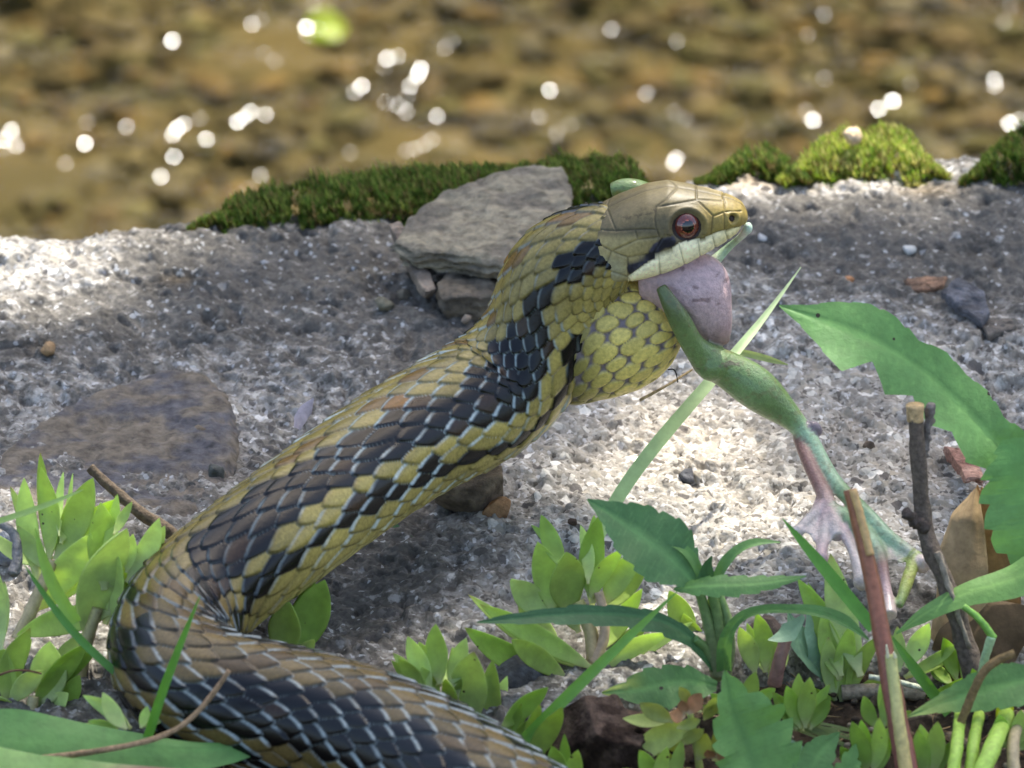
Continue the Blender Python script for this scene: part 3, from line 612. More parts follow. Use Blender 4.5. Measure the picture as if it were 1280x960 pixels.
# camera sees along the pitch, so lean the vertical axis of the pouch with the head
nn = unit(np.stack([np.zeros((n1, n2)) - np.gradient(hv)[:, None] * 3, -np.sin(ph)[None, :] / np.maximum(wid[:, None], .2), np.cos(ph)[None, :] / np.maximum(hv[:, None], .2)], -1))
Vt = cen[:, None, :] + off + nn * (0.07 * pr_ * (1 - 0.8 * pa_ ** 2))[..., None]
hp = h2(pi_, pj_, 91)
yc = lin(222, 200, 108)[None, None] * (0.8 + 0.3 * hp)[..., None]; yg = lin(136, 126, 66)[None, None] * (0.8 + 0.3 * hp)[..., None]
kx = sstep(2.6, 0.7, U2)[..., None]; yc = yc * (1 - kx) + yg * kx
lavc = np.broadcast_to(lin(118, 106, 108), yc.shape)
ct = lavc * (1 - pr_[..., None]) + yc * pr_[..., None]
ct = np.where((tpx > 851)[:, None, None], lin(120, 70, 72), ct)
n0 = sum(len(v) for v in SV)
SV.append(Vt.reshape(-1, 3)); SF.append(gridF(n1, n2, True) + n0); SCOL.append(np.c_[ct.reshape(-1, 3), np.full(n1 * n2, 0.40)])

# head: upper jaw and skull, plated
HP = np.array([  # px, top silhouette py, lip py, half width cm
    (724, 285, 352, .70), (734, 268, 362, .84), (746, 253, 366, .93), (773, 239, 365, .97), (806, 226, 359, .94), (832, 222, 351, .88), (856, 227, 339, .79), (880, 233, 324, .69), (900, 239.5, 311, .57), (914, 246, 299, .45), (924, 253, 289, .32), (929, 262, 283, .20), (931, 268, 278, .09)])
n1 = 330; n2 = 300
hx = 724 + 207 * (1 - (1 - np.linspace(0, 1, n1)) ** 1.25)
def smh(a): return np.convolve(np.pad(a, 7, mode='edge'), np.hanning(15) / np.hanning(15).sum(), 'valid')
tp_ = smh(np.interp(hx, HP[:, 0], HP[:, 1])); lp_ = smh(np.interp(hx, HP[:, 0], HP[:, 2])); hw = smh(np.interp(hx, HP[:, 0], HP[:, 3]))
cp, sp_ = math.cos(PITCH), math.sin(PITCH)
zt = 3 + ((480 - tp_) / PXCM - (YH + 0.55 * hw) * sp_) / cp; zl = 3 + ((480 - lp_) / PXCM - (YH - 0.93 * hw) * sp_) / cp
hxw = (hx - 640) / PXCM
ph = np.linspace(-math.pi, math.pi, n2, endpoint=False)   # 0 = top, + = camera side
sn, cs = np.sin(ph), np.cos(ph)
e1 = 2 / 2.7
yy = np.sign(sn) * np.abs(sn) ** e1; zz = np.sign(cs) * np.abs(cs) ** np.where(cs > 0, 2 / 2.2, 2 / 4.5)
zc = zl + (zt - zl) * 0.42
Hy = YH - yy[None, :] * hw[:, None] * (1 - 0.10 * sstep(0.0, -1.0, cs)[None, :])
Hz = np.where(cs[None, :] > 0, zc[:, None] + zz[None, :] * (zt - zc)[:, None], zc[:, None] + zz[None, :] * (zc - zl)[:, None])
# brow ridge and eye socket hollow, roof of the mouth hollowed
Hx = np.broadcast_to(hxw[:, None], Hy.shape).copy()
roof = sstep(-0.75, -1.0, cs)[None, :]; Hz = Hz + roof * 0.22 * sstep(0.0, 0.4, hw)[:, None] * (1 - np.abs(yy)[None, :])
HV = np.stack([Hx, Hy, Hz], -1)
du = np.gradient(HV, axis=0); dv = (np.roll(HV, -1, 1) - np.roll(HV, 1, 1)); HN = unit(np.cross(dv, du)); 
ctr = np.stack([hxw, np.full(n1, YH), zc], -1)[:, None, :]
HN = HN * np.where(np.sum(HN * (HV - ctr), -1, keepdims=True) < 0, -1, 1)
mir = HV.copy(); mir[..., 1] = YH - np.abs(HV[..., 1] - YH)
qx, qy = project(mir.reshape(-1, 3)); ZX = (qx - 580) * 3.368; ZY = (qy - 200) * 3.368     # plate map, drawn on one flank, mirrored
def dpoly(pts):
    d = np.full(ZX.shape, 1e9)
    for (x0, y0), (x1, y1) in zip(pts[:-1], pts[1:]):
        tx = np.clip(((ZX - x0) * (x1 - x0) + (ZY - y0) * (y1 - y0)) / ((x1 - x0) ** 2 + (y1 - y0) ** 2), 0, 1)
        d = np.minimum(d, np.hypot(ZX - x0 - tx * (x1 - x0), ZY - y0 - tx * (y1 - y0)))
    return d
def inpoly(pts):
    r = np.zeros(ZX.shape, bool); n = len(pts)
    for k in range(n):
        x0, y0 = pts[k]; x1, y1 = pts[(k + 1) % n]
        c_ = ((y0 > ZY) != (y1 > ZY)) & (ZX < (x1 - x0) * (ZY - y0) / ((y1 - y0) if y1 != y0 else 1e-9) + x0); r ^= c_
    return r
LIPTOP = [(560, 470), (620, 470), (690, 492), (760, 440), (830, 400), (905, 352), (1005, 332), (1070, 302), (1160, 282), (1190, 276)]
GRO = [[(540, 292), (640, 297), (740, 292), (812, 292), (822, 325)], [(808, 200), (803, 250), (810, 292)], [(808, 200), (850, 165), (905, 108), (930, 90)], [(810, 197), (880, 186), (978, 168)],
       [(978, 110), (980, 168), (1050, 236)], [(1085, 140), (1100, 180), (1098, 218)], [(980, 165), (1085, 172)], [(1050, 236), (1100, 218), (1165, 215)], [(720, 295), (732, 335), (822, 325)], [(545, 300), (562, 350), (622, 385), (732, 335)],
       [(622, 385), (690, 410), (800, 392), (835, 330)], [(540, 215), (545, 295)], LIPTOP, [(820, 405), (828, 530)], [(905, 355), (935, 470)], [(985, 335), (995, 430)], [(1045, 314), (1062, 395)], [(1098, 298), (1115, 355)], [(690, 492), (728, 560)],
       [(1048, 238), (1040, 312)], [(1095, 222), (1098, 298)], [(620, 385), (600, 440), (615, 500), (650, 560)], [(690, 410), (690, 492)], [(640, 300), (600, 200), (640, 120)]]
gro = np.full(ZX.shape, 1e9)
for k in GRO: gro = np.minimum(gro, dpoly(k))
yoff = (np.abs(HV[..., 1] - YH) * PXCM * 3.368).ravel(); gro = np.minimum(gro, np.where(HV[..., 2].ravel() > np.repeat(zc, n2), yoff * 1.2, 1e9))
upper = np.repeat(zl, n2) + 0.02 < HV[..., 2].reshape(-1)
hb = -0.020 * np.exp(-(gro / 4.5) ** 2)
liptop = np.interp(ZX, [p[0] for p in LIPTOP], [p[1] for p in LIPTOP])
lab_ = (ZY > liptop) & (ZX > 690); hb = hb + 0.035 * sstep(0, 22, ZY - liptop) * (ZX > 690)
ex, ey = 940, 285
de = np.hypot(ZX - ex, ZY - ey); hb = hb - 0.10 * sstep(86, 40, de) + 0.03 * np.exp(-((de - 82) / 12) ** 2) * (ZY < ey + 30)
dn = np.hypot((ZX - 1133) / 1.0, (ZY - 246) / 1.2); hb = hb - 0.08 * sstep(20, 8, dn) + 0.015 * np.exp(-((dn - 24) / 6) ** 2)
olv = lin(98, 88, 60); snt = lin(146, 126, 64); crm = lin(250, 236, 186); grn = lin(160, 152, 116)
hc = np.tile(olv, (len(ZX), 1)) * (0.85 + 0.3 * fbm(ZX / 60, ZY / 60, 61)[:, None])
k = sstep(940, 1080, ZX)[:, None] * sstep(120, 230, ZY)[:, None]; hc = hc * (1 - k) + snt * k
k = (sstep(300, 345, ZY) * sstep(900, 700, ZX))[:, None]; hc = hc * (1 - k) + lin(158, 142, 92) * k
k = (sstep(380, 450, ZY) * sstep(720, 640, ZX))[:, None]; hc = hc * (1 - k) + grn * k
hc = np.where(lab_[:, None], crm * (0.9 + 0.2 * fbm(ZX / 40, ZY / 40, 65)[:, None]), hc)
k = (lab_ * sstep(1000, 1130, ZX) * 0.55)[:, None]; hc = hc * (1 - k) + lin(190, 170, 90) * k
for pl, wd_ in (([(872, 345), (838, 352), (812, 372), (800, 392)], 30), ([(815, 405), (770, 418), (706, 462)], 27), ([(700, 452), (712, 486)], 14)):
    k = (sstep(wd_, wd_ * 0.55, dpoly(pl) + 10 * (fbm(ZX / 18, ZY / 18, 72) - 0.5)) * (~lab_))[:, None]; hc = hc * (1 - k) + k * lin(38, 38, 48) * (0.6 + 1.8 * sstep(0.4, 0.75, fbm(ZX / 40, ZY / 40, 71)))[:, None]
dl = dpoly([(672, 248), (720, 238), (770, 228), (800, 212)]); hc = hc * (1 - 0.5 * np.exp(-(dl / 9) ** 2)[:, None] * (fbm(ZX / 12, ZY / 12, 4) > 0.5)[:, None])
hc = hc * (1 - 0.62 * np.exp(-(gro / 3.2) ** 2)[:, None] * (0.4 + 0.6 * fbm(ZX / 30, ZY / 30, 66))[:, None])
hc = np.where((dn < 13)[:, None], lin(52, 36, 22), hc)
hc = np.where((de < 62)[:, None], lin(40, 28, 24), hc)
und = (HV[..., 2].ravel() < np.repeat(zl, n2) + 0.10) & (np.abs(yy)[None, :].repeat(n1, 0).ravel() < 0.80); hc = np.where(und[:, None], lin(168, 128, 132), hc)
Vh = HV.reshape(-1, 3) + HN.reshape(-1, 3) * hb[:, None]
n0 = sum(len(v) for v in SV)
SV.append(Vh); SF.append(gridF(n1, n2, True) + n0); SCOL.append(np.c_[hc, 0.40 + 0.2 * fbm(ZX / 50, ZY / 50, 67)])
sb = P(240, 870, z=0.0)
snake = thing('snake', sb, 'olive snake with black stripes rearing over the ledge, swallowing a green frog', 'snake')
mesh('body', np.concatenate(SV), np.concatenate(SF), M_SNAKE, parent=snake, col=np.concatenate(SCOL))
# eyes
def head_surface(pxx, pyy):
    d2_ = (qx - pxx) ** 2 + (qy - pyy) ** 2 + np.where(HV[..., 1].ravel() > YH, 1e6, 0) + np.where(HN[..., 1].ravel() > 0, 1e6, 0)
    i = np.argmin(d2_); return Vh[i], HN.reshape(-1, 3)[i]
ec, en = head_surface(859, 285)
for sgn in (1, -1):
    v, f_ = sphere(48, 64)
    e_n = unit(np.array([0.10, -1.0, 0.10]))
    t1 = unit(np.cross([0, 0, 1], e_n)); t2 = np.cross(e_n, t1)
    rr = 0.315
    q = v[:, :1] * t1 * rr + v[:, 1:2] * t2 * rr + v[:, 2:] * e_n * rr * 0.82
    pup = unit(np.array([0.16, -0.93, 0.32]))
    # pupil looks at the camera side and a little ahead
    lk = unit(np.array([0.20, -0.94, 0.27])); dd = np.degrees(np.arccos(np.clip(unit(q) @ lk, -1, 1)))
    kc = np.where(dd < 29, 0, np.where(dd < 32, 1, np.where(dd < 68, 2, 3)))
    pc = np.array([lin(8, 7, 8), lin(170, 92, 66), lin(104, 44, 34), lin(34, 20, 18)])[kc]
    pc = np.where((kc == 2)[:, None], pc * (0.6 + 0.8 * fbm(v[:, 0] * 9, v[:, 1] * 9, 5))[:, None], pc)
    c0 = ec - en * 0.02 + e_n * -0.13
    if sgn < 0: q = q * [1, -1, 1]; c0 = c0 * [1, -1, 1] + [0, 2 * YH, 0]; f_ = f_[:, ::-1].copy()
    mesh('eye', q + c0, f_, M_EYE, parent=snake, col=pc)

# ------------------------------------------------------------------ frog: limbs grown together into one skin
FP = []; FF = []; FCOL = []; fn = 0
def fadd(V, F, c):
    global fn
    FP.append(V); FF.append(F + fn); FCOL.append(np.broadcast_to(c, V.shape) if np.ndim(c) == 1 else c); fn += len(V)
def fdep(r): return (r[0], r[1], (-0.6 - (r[1] - 545) * 0.0195) if (r[0] > 990 and r[1] > 545) else r[2]) + tuple(r[3:])
def limb(rows, cols, n=40, m=20, flat=1.0, hint=(0, -1, 0.3)):
    rows = [fdep(r) for r in rows]
    K = np.array([np.r_[P(r[0], r[1], y=r[2]), r[3] / PXCM] for r in rows])
    q = spline(K, n); C_ = q[:, :3]; R_ = np.maximum(q[:, 3], 0.02); T_, N_, B_ = frames(C_, hint)
    a = np.linspace(0, 2 * math.pi, m, endpoint=False)
    V = C_[:, None] + R_[:, None, None] * (np.cos(a)[None, :, None] * B_[:, None] + np.sin(a)[None, :, None] * N_[:, None] * flat)
    cc = np.array([np.r_[c] for c in cols]); tt = np.linspace(0, 1, len(cols)); t_ = np.linspace(0, 1, n)
    ca = np.stack([np.interp(t_, tt, cc[:, k]) for k in range(3)], -1)
    V = np.concatenate([V.reshape(-1, 3), C_[:1], C_[-1:]]); F = gridF(n, m, True)
    j = np.arange(m); e1_ = np.stack([np.full(m, n * m), (j + 1) % m, j, j], -1); e2_ = np.stack([np.full(m, n * m + 1), (n - 1) * m + j, (n - 1) * m + (j + 1) % m, (n - 1) * m + (j + 1) % m], -1)
    cf_ = np.concatenate([np.repeat(ca, m, 0), ca[:1], ca[-1:]])
    fadd(V, F, cf_)
    return V[e1_[0]]
def blob(px_, py_, y_, rx, ry, rz, c, tilt=0.0):
    px_, py_, y_ = fdep((px_, py_, y_))
    v, f_ = sphere(22, 30); q = v * np.array([rx, ry, rz]) / PXCM
    ca, sa = math.cos(tilt), math.sin(tilt); q = q @ np.array([[ca, 0, -sa], [0, 1, 0], [sa, 0, ca]]).T
    fadd(q + P(px_, py_, y=y_), f_, c)
gA = lin(106, 130, 72); gB = lin(120, 148, 92); gC = lin(162, 190, 152); dkg = lin(86, 100, 54); pnk = lin(196, 166, 164); mar = lin(146, 108, 98); pal_ = lin(212, 196, 186); wht = lin(206, 204, 196)
# pale pink flank filling the gape
limb([(800, 350, .35, 26), (838, 352, .25, 40), (866, 366, .15, 44), (884, 390, .05, 34), (896, 416, -.05, 20), (900, 430, -.08, 12)], [pnk, pnk, pnk, pnk, mar], flat=0.75)
limb([(845, 345, .3, 22), (880, 345, .25, 27), (893, 358, .2, 21), (897, 390, .1, 17), (900, 420, 0, 13)], [pnk, pnk, pnk, pal_], flat=0.8)
# thigh coming out of the corner of the mouth, knee, shank
limb([(826, 358, -.45, 7), (838, 380, -.62, 11), (852, 405, -.62, 14), (866, 430, -.55, 15), (884, 450, -.45, 21)], [dkg, dkg, gA, gA, gA], flat=0.9)
limb([(880, 448, -.45, 21), (905, 460, -.42, 23), (940, 482, -.45, 27), (972, 508, -.5, 21), (994, 528, -.55, 14), (1008, 545, -.6, 12)], [gA, gA, gB, gA, gB, gC], flat=0.95)
blob(893, 455, -.45, 25, 24, 22, gA)
# foot: pale green outer edge, maroon inner edge
limb([(1004, 536, -.6, 12), (1022, 566, -.8, 10), (1046, 606, -1.3, 10), (1082, 642, -1.8, 10), (1112, 672, -2.2, 9), (1142, 694, -2.5, 8), (1152, 702, -2.6, 8)], [gC, gC, gC, gB, gC, gC, pal_])
limb([(1000, 545, -.6, 10), (1012, 580, -.85, 9), (1030, 618, -1.3, 10), (1042, 650, -1.7, 11), (1048, 672, -1.9, 9)], [mar, mar, mar, lin(190, 164, 154), pal_])
blob(1018, 536, -.62, 9, 8, 12, lin(120, 106, 112), 0.7)
limb([(1040, 636, -1.6, 9), (1070, 658, -1.9, 12), (1096, 690, -2.2, 10), (1106, 725, -2.4, 7), (1110, 752, -2.5, 8), (1112, 770, -2.5, 10)], [gC, gB, gC, mar, pnk, pal_])
limb([(1052, 660, -1.9, 8), (1066, 690, -2.1, 6), (1078, 722, -2.4, 11)], [pnk, pal_, pal_]); blob(1078, 727, -2.4, 12, 9, 12, pal_)
limb([(1034, 640, -1.6, 9), (1030, 670, -1.8, 7), (1026, 694, -2.0, 8)], [pnk, pal_, pnk]); blob(1026, 698, -2.0, 10, 8, 10, pnk)
limb([(1030, 632, -1.5, 9), (1012, 648, -1.5, 7), (998, 662, -1.6, 6)], [pnk, pal_, pal_]); blob(997, 664, -1.6, 9, 7, 8, pal_)
blob(1153, 705, -2.6, 11, 9, 12, pal_)
limb([(1146, 692, -2.5, 8), (1141, 706, -2.5, 8), (1133, 730, -2.5, 8), (1124, 758, -2.5, 5)], [lin(150, 170, 90), lin(170, 180, 84), gB])
# webs between the toes
def web(pts, th_=0.05, c=pal_):
    V3 = np.array([P(*fdep(r)[:2], y=fdep(r)[2]) for r in pts]); n_ = len(V3); nv = np.array([0, -1, 0.2]) * th_
    V = np.concatenate([V3 + nv, V3 - nv, [V3.mean(0) + nv, V3.mean(0) - nv]])
    F = []
    for i in range(n_):
        j = (i + 1) % n_
        F += [(i, j, 2 * n_, 2 * n_), (n_ + j, n_ + i, 2 * n_ + 1, 2 * n_ + 1), (j, i, n_ + i, n_ + j)]
    fadd(V, np.array(F), c)
web([(1026, 606, -1.25), (1012, 640, -1.45), (998, 660, -1.6), (1012, 668, -1.7), (1026, 690, -1.95), (1040, 676, -1.9), (1046, 650, -1.75), (1040, 620, -1.45)], 0.06)
web([(1056, 628, -1.6), (1086, 654, -1.9), (1100, 690, -2.2), (1092, 700, -2.3), (1070, 690, -2.1), (1052, 660, -1.85)], 0.06, gC)
web([(1088, 650, -1.9), (1140, 696, -2.4), (1128, 704, -2.45), (1110, 700, -2.35), (1100, 690, -2.2)], 0.06, pal_)
# far leg behind the head, and one toe tip at the snout
limb([(860, 345, .6, 20), (850, 300, 1.6, 18), (815, 250, 1.9, 17), (778, 236, 1.9, 13), (764, 238, 1.9, 9)], [pnk, gA, gA, gA, gA])
limb([(880, 340, .5, 10), (912, 308, .85, 5), (930, 292, .66, 5), (934, 286, .6, 6)], [pnk, gC, gC, wht]); blob(935, 285, .6, 6, 7, 8, lin(186, 206, 184))
fv = np.concatenate(FP); ff = np.concatenate(FF); fc = np.concatenate(FCOL)
fr_faces = [tuple(dict.fromkeys(int(i) for i in q)) for q in ff]
tmp = bpy.data.meshes.new('frog_source'); tmp.from_pydata([tuple(v) for v in fv], [], fr_faces); tmp.update()
tob = bpy.data.objects.new('frog_source', tmp); COL.objects.link(tob)
# close the open limb ends
import bmesh
bm = bmesh.new(); bm.from_mesh(tmp); bmesh.ops.holes_fill(bm, edges=[e for e in bm.edges if e.is_boundary], sides=0); bm.to_mesh(tmp); bm.free()
md = tob.modifiers.new('r', 'REMESH'); md.mode = 'VOXEL'; md.voxel_size = 0.032
ms_ = tob.modifiers.new('s', 'SMOOTH'); ms_.iterations = 4; ms_.factor = 0.5
ev = tob.evaluated_get(bpy.context.evaluated_depsgraph_get()); em = ev.to_mesh()
RV = np.empty(len(em.vertices) * 3, np.float32); em.vertices.foreach_get('co', RV); RV = RV.reshape(-1, 3).astype(float)
RF = [tuple(p.vertices) for p in em.polygons]
ev.to_mesh_clear(); bpy.data.objects.remove(tob); bpy.data.meshes.remove(tmp)
kd = kdtree.KDTree(len(fv))
for i, v in enumerate(fv): kd.insert(v, i)
kd.balance()
RC = np.empty((len(RV), 3))
for i, v in enumerate(RV):
    nn_ = kd.find_n(v, 5); ws = np.array([1 / (d + 0.01) ** 2 for _, _, d in nn_]); RC[i] = (fc[[j for _, j, _ in nn_]] * ws[:, None]).sum(0) / ws.sum()
fx, fy = project(RV)
# olive freckles and a rubbed pink band along the shank
sp1 = sstep(0.62, 0.72, fbm(RV[:, 0] * 9, RV[:, 2] * 9 + RV[:, 1] * 5, 5))[:, None] * ((RC[:, 1] > RC[:, 0])[:, None]); RC = RC * (1 - 0.35 * sp1) + lin(112, 92, 54) * 0.35 * sp1
sp2 = sstep(0.70, 0.76, fbm(RV[:, 0] * 4, RV[:, 2] * 7, 8))[:, None] * ((fx < 925) & (fx > 850))[:, None]; RC = RC * (1 - 0.6 * sp2) + lin(96, 66, 62) * 0.6 * sp2
frog = mesh('frog', RV, RF, M_FROG, col=RC)
tag(frog, 'green frog held in the jaws of the snake, one long hind leg dangling', 'frog')

# ------------------------------------------------------------------ plant builders
def LPt(a, y=None, z=None):
    return P(a[0], a[1], y=(a[2] if len(a) > 2 else y), z=z)
def sleaf(parent, base, tip, width, y0, dy=0.0, col=None, arc=0.12, face=None, thick=0.16, name='leaf', mat=None, seed=0, label=None, extra=True):
    """fleshy leaf from base pixel to tip pixel; dy = how far the tip leans away from the camera"""
    rg = np.random.default_rng(seed + int(base[0] * 7 + tip[1] * 13))
    a = P(base[0], base[1], y=y0); b = P(tip[0] + 0.06 * (tip[0] - base[0]), tip[1] + 0.06 * (tip[1] - base[1]), y=y0 + dy); L_ = np.linalg.norm(b - a); wd = width / PXCM / 2 * 0.98
    nrm_ = unit(TOCAM + (np.asarray(face) if face is not None else rg.uniform(-0.5, 0.5, 3) * [1, 0.4, 0.6]))
    n = 24; m = 16; t_ = np.linspace(0, 1, n)
    T0 = unit(b - a); N0 = unit(nrm_ - T0 * (nrm_ @ T0)); B0 = np.cross(T0, N0)
    side = rg.uniform(-0.05, 0.05)
    C_ = a + (b - a) * t_[:, None] + N0 * (-arc * L_ * np.sin(t_ * math.pi) * 1.0)[:, None] + B0 * (side * L_ * np.sin(t_ * math.pi))[:, None]
    wp = (np.maximum(t_, 1e-4) ** 0.85 * (1 - t_) ** 0.88); wp = wp / wp.max(); wp = np.maximum(wp, 0.24 * (1 - t_) ** 2) + 0.02 * (1 - t_)
    tpf = np.interp(t_, [0, .2, .6, .9, 1], [1.0, 1.0, .85, .5, .05]) * thick * wd * 1.25
    ph_ = np.linspace(0, 2 * math.pi, m, endpoint=False)
    T_, N_, B_ = frames(C_, N0)
    k = np.cos(ph_); d = np.sin(ph_)
    V = C_[:, None] + B_[:, None] * (wp * wd)[:, None, None] * k[None, :, None] + N_[:, None] * (tpf[:, None] * d[None, :] + (wp * wd * 0.34)[:, None] * (k ** 2)[None, :])[..., None]
    V = V.reshape(-1, 3)
    cb = (lin(146, 180, 84) if col is None else np.asarray(col)) * rg.uniform(0.86, 1.14)
    ct_ = np.repeat(t_, m); c = cb[None] * (0.95 + 0.12 * ct_)[:, None]
    kb = sstep(0.22, 0.0, ct_)[:, None] * 0.55; c = c * (1 - kb) + lin(206, 200, 160) * kb
    if rg.uniform() < 0.3: kt = sstep(0.93, 1.0, ct_)[:, None] * 0.6; c = c * (1 - kt) + lin(150, 110, 60) * kt
    o = mesh(name, V, gridF(n, m, True), mat or M_SUCC, parent=parent, col=c)
    if label: o['label'] = label
    if extra and name == 'leaf' and rg.uniform() < 0.62:
        j = rg.normal(0, 1, 4); sleaf(parent, (base[0] + 3 * j[0], base[1] + 3 * j[1]), (tip[0] + 15 * j[2], tip[1] + 10 * j[3] + 6), width * rg.uniform(.6, .95), y0 + 0.12, dy + rg.uniform(.1, .5), col, arc, face, thick, name, mat, seed + 1, None, False)
    return o
def stem(parent, pts, r0, r1, col, name='stem', mat=None, n=30, m=10, lump=0.06, seed=0, col2=None, cm=False):
    K = np.array([(p if cm else P(p[0], p[1], y=p[2])) for p in pts]); C_ = spline(K, n); T_, N_, B_ = frames(C_, (0.2, -1, 0.31))
    t_ = np.linspace(0, 1, n); R_ = (r0 + (r1 - r0) * t_) / PXCM
    a = np.linspace(0, 2 * math.pi, m, endpoint=False)
    rr = R_[:, None] * (1 + lump * 2 * (fbm(np.cos(a)[None, :] * 1.5 + t_[:, None] * 14 + seed, np.sin(a)[None, :] * 1.5 + t_[:, None] * 3, seed + 2, 3) - 0.5) * 2)
    V = C_[:, None] + rr[..., None] * (np.cos(a)[None, :, None] * B_[:, None] + np.sin(a)[None, :, None] * N_[:, None])
    V = np.concatenate([V.reshape(-1, 3), C_[:1], C_[-1:]])
    F = [tuple(x) for x in gridF(n, m, True)] + [(n * m, (j + 1) % m, j) for j in range(m)] + [(n * m + 1, (n - 1) * m + j, (n - 1) * m + (j + 1) % m) for j in range(m)]
    c = np.asarray(col)[None] * np.ones((n * m + 2, 1))
    if col2 is not None:
        k = np.r_[np.repeat(t_, m), 0, 1][:, None]; c = c * (1 - k) + np.asarray(col2) * k
    return mesh(name, V, F, mat or M_STEM, parent=parent, col=c)
def blade(parent, pts, wl, wr=None, nrm=None, fold=0.15, curl=0.0, n=40, nc=9, teeth=None, col=(0.1, 0.2, 0.05), col2=None, vein=0.0, name='leaf', mat=None, droop=0.0, wave=0.0, seed=0, tipcol=None, label=None, cm=False, spots=0.0):
    """sheet leaf along a rib: pts (px,py,depth), half widths in px at even steps on each side"""
    K = np.array([(p if cm else P(p[0], p[1], y=p[2])) for p in pts]); C_ = spline(K, n)
    T_, N_, B_ = frames(C_, TOCAM if nrm is None else unit(np.asarray(nrm, float)))
    t_ = np.linspace(0, 1, n); wr = wl if wr is None else wr
    ip = lambda a: np.interp(t_, np.linspace(0, 1, len(a)), a) / PXCM
    WL, WR = ip(wl), ip(wr)
    if teeth:
        nt_, dp = teeth; dp = dp * (0.45 + 1.1 * vn(t_ * nt_ * 0.9, 0 * t_ + seed, seed + 40)); sawp = np.mod(t_ * nt_, 1.0); tt = 1 - dp * (1 - sawp) ** 1.5 * sstep(0.0, 0.15, t_); WL = WL * tt; WR = WR * (1 - dp * (1 - np.mod(t_ * nt_ + 0.4, 1.0)) ** 1.5 * sstep(0.0, 0.15, t_))
    k = np.linspace(-1, 1, nc)
    W_ = np.where(k[None, :] < 0, WL[:, None], WR[:, None])
    z_ = fold * np.abs(k)[None, :] * W_ - curl * (k ** 2)[None, :] * W_ + (wave + 0.05) * W_ * np.sin(t_[:, None] * 17 + seed + np.sign(k)[None, :] * 1.3) * np.abs(k)[None, :] ** 2
    V = C_[:, None] + B_[:, None] * (W_ * k[None, :])[..., None] + N_[:, None] * z_[..., None]
    if vein:
        lat = np.abs(np.mod(t_[:, None] * 9 - np.abs(k)[None, :] * 1.1, 1.0) - 0.5); vv = np.maximum(sstep(0.14, 0.0, np.abs(k))[None, :] + 0 * lat, sstep(0.09, 0.0, lat) * 0.5)
        V = V - N_[:, None] * (vv * 0.022)[..., None]
    c = np.ones((n, nc, 3)) * np.asarray(col)
    if col2 is not None: c = c * (1 - t_[:, None, None]) + np.asarray(col2) * t_[:, None, None]
    if vein: c = c * (1 + vein * vv[..., None] * np.array([1.0, 0.8, 0.8]))
    if tipcol is not None:
        kk = (sstep(0.35, 0.6, fbm(t_[:, None] * 4 + seed, k[None, :] * 1.5, seed + 4)) * sstep(0.55, 0.9, t_)[:, None])[..., None]; c = c * (1 - kk) + np.asarray(tipcol) * kk
    if spots:
        kk = sstep(0.80 - spots, 0.86 - spots, fbm(t_[:, None] * 22 + seed, k[None, :] * 6, seed + 6, 2))[..., None]; c = c * (1 - 0.8 * kk) + lin(70, 56, 36) * 0.8 * kk
    o = mesh(name, V.reshape(-1, 3), gridF(n, nc), mat or M_LEAF, parent=parent, col=c.reshape(-1, 3))
    if label: o['label'] = label
    return o

SG = lin(176, 200, 106); SGp = lin(196, 216, 138); SGd = lin(154, 184, 86)
# --- succulents on the left
p = thing('succulent', P(56, 740, y=-5.4), 'bright succulent rosette on a pale stem at the edge of the embedded rock', 'succulent', 'stonecrop succulents')
for k, (b, tip, w_, dy) in enumerate([((48, 722), (31, 604), 27, .5), ((62, 700), (52, 590), 31, .3), ((74, 670), (79, 594), 11, .8), ((70, 700), (114, 603), 40, .1), ((40, 766), (110, 672), 40, -.6), ((76, 680), (96, 618), 20, .7), ((58, 712), (24, 660), 24, .2)]):
    sleaf(p, b, tip, w_, -5.4, dy, SG if k % 2 else SGp)
stem(p, [(22, 800, -6.2), (44, 752, -5.8), (66, 700, -5.4)], 9, 7, lin(176, 160, 120))
p = thing('succulent', P(108, 800, y=-6.2), 'tall succulent rosette touching the bend of the snake', 'succulent', 'stonecrop succulents')
for k, (b, tip, w_, dy) in enumerate([((158, 728), (197, 652), 27, .2), ((142, 668), (164, 629), 13, .5), ((130, 738), (126, 634), 40, .4), ((108, 796), (156, 668), 58, -.5), ((158, 716), (166, 670), 18, .1), ((140, 766), (27, 792), 34, -.2), ((130, 700), (146, 622), 18, .7), ((112, 790), (60, 840), 26, -.3), ((132, 780), (148, 700), 34, -.1), ((136, 770), (170, 690), 22, .2)]):
    sleaf(p, b, tip, w_, -6.2, dy, (SGp, SG, SG, SGp)[k % 4])
stem(p, [(96, 870, -6.9), (104, 820, -6.5), (122, 760, -6.2)], 10, 7, lin(170, 160, 116))
p = thing('succulent', P(40, 890, y=-7.6), 'low succulent rosette at the frame edge above the broad dark leaf', 'succulent', 'stonecrop succulents')
for k, (b, tip, w_, dy) in enumerate([((2, 812), (-4, 716), 28, .3), ((6, 878), (36, 790), 34, .2), ((58, 884), (62, 806), 48, .3), ((40, 888), (106, 808), 30, -.2), ((54, 892), (84, 868), 26, -.2), ((20, 884), (-8, 800), 30, .1), ((12, 880), (52, 840), 26, -.3), ((70, 892), (98, 846), 24, .1), ((20, 900), (-10, 870), 30, -.2)]):
    sleaf(p, b, tip, w_, -7.6, dy, (SGp, SG, SGp, SGd)[k % 4])
stem(p, [(40, 930, -8.2), (38, 905, -7.9), (42, 870, -7.6)], 9, 7, lin(170, 160, 116))
p = thing('succulent', P(150, 915, y=-9.6), 'single short succulent shoot in front of the bend of the snake', 'succulent', 'stonecrop succulents')
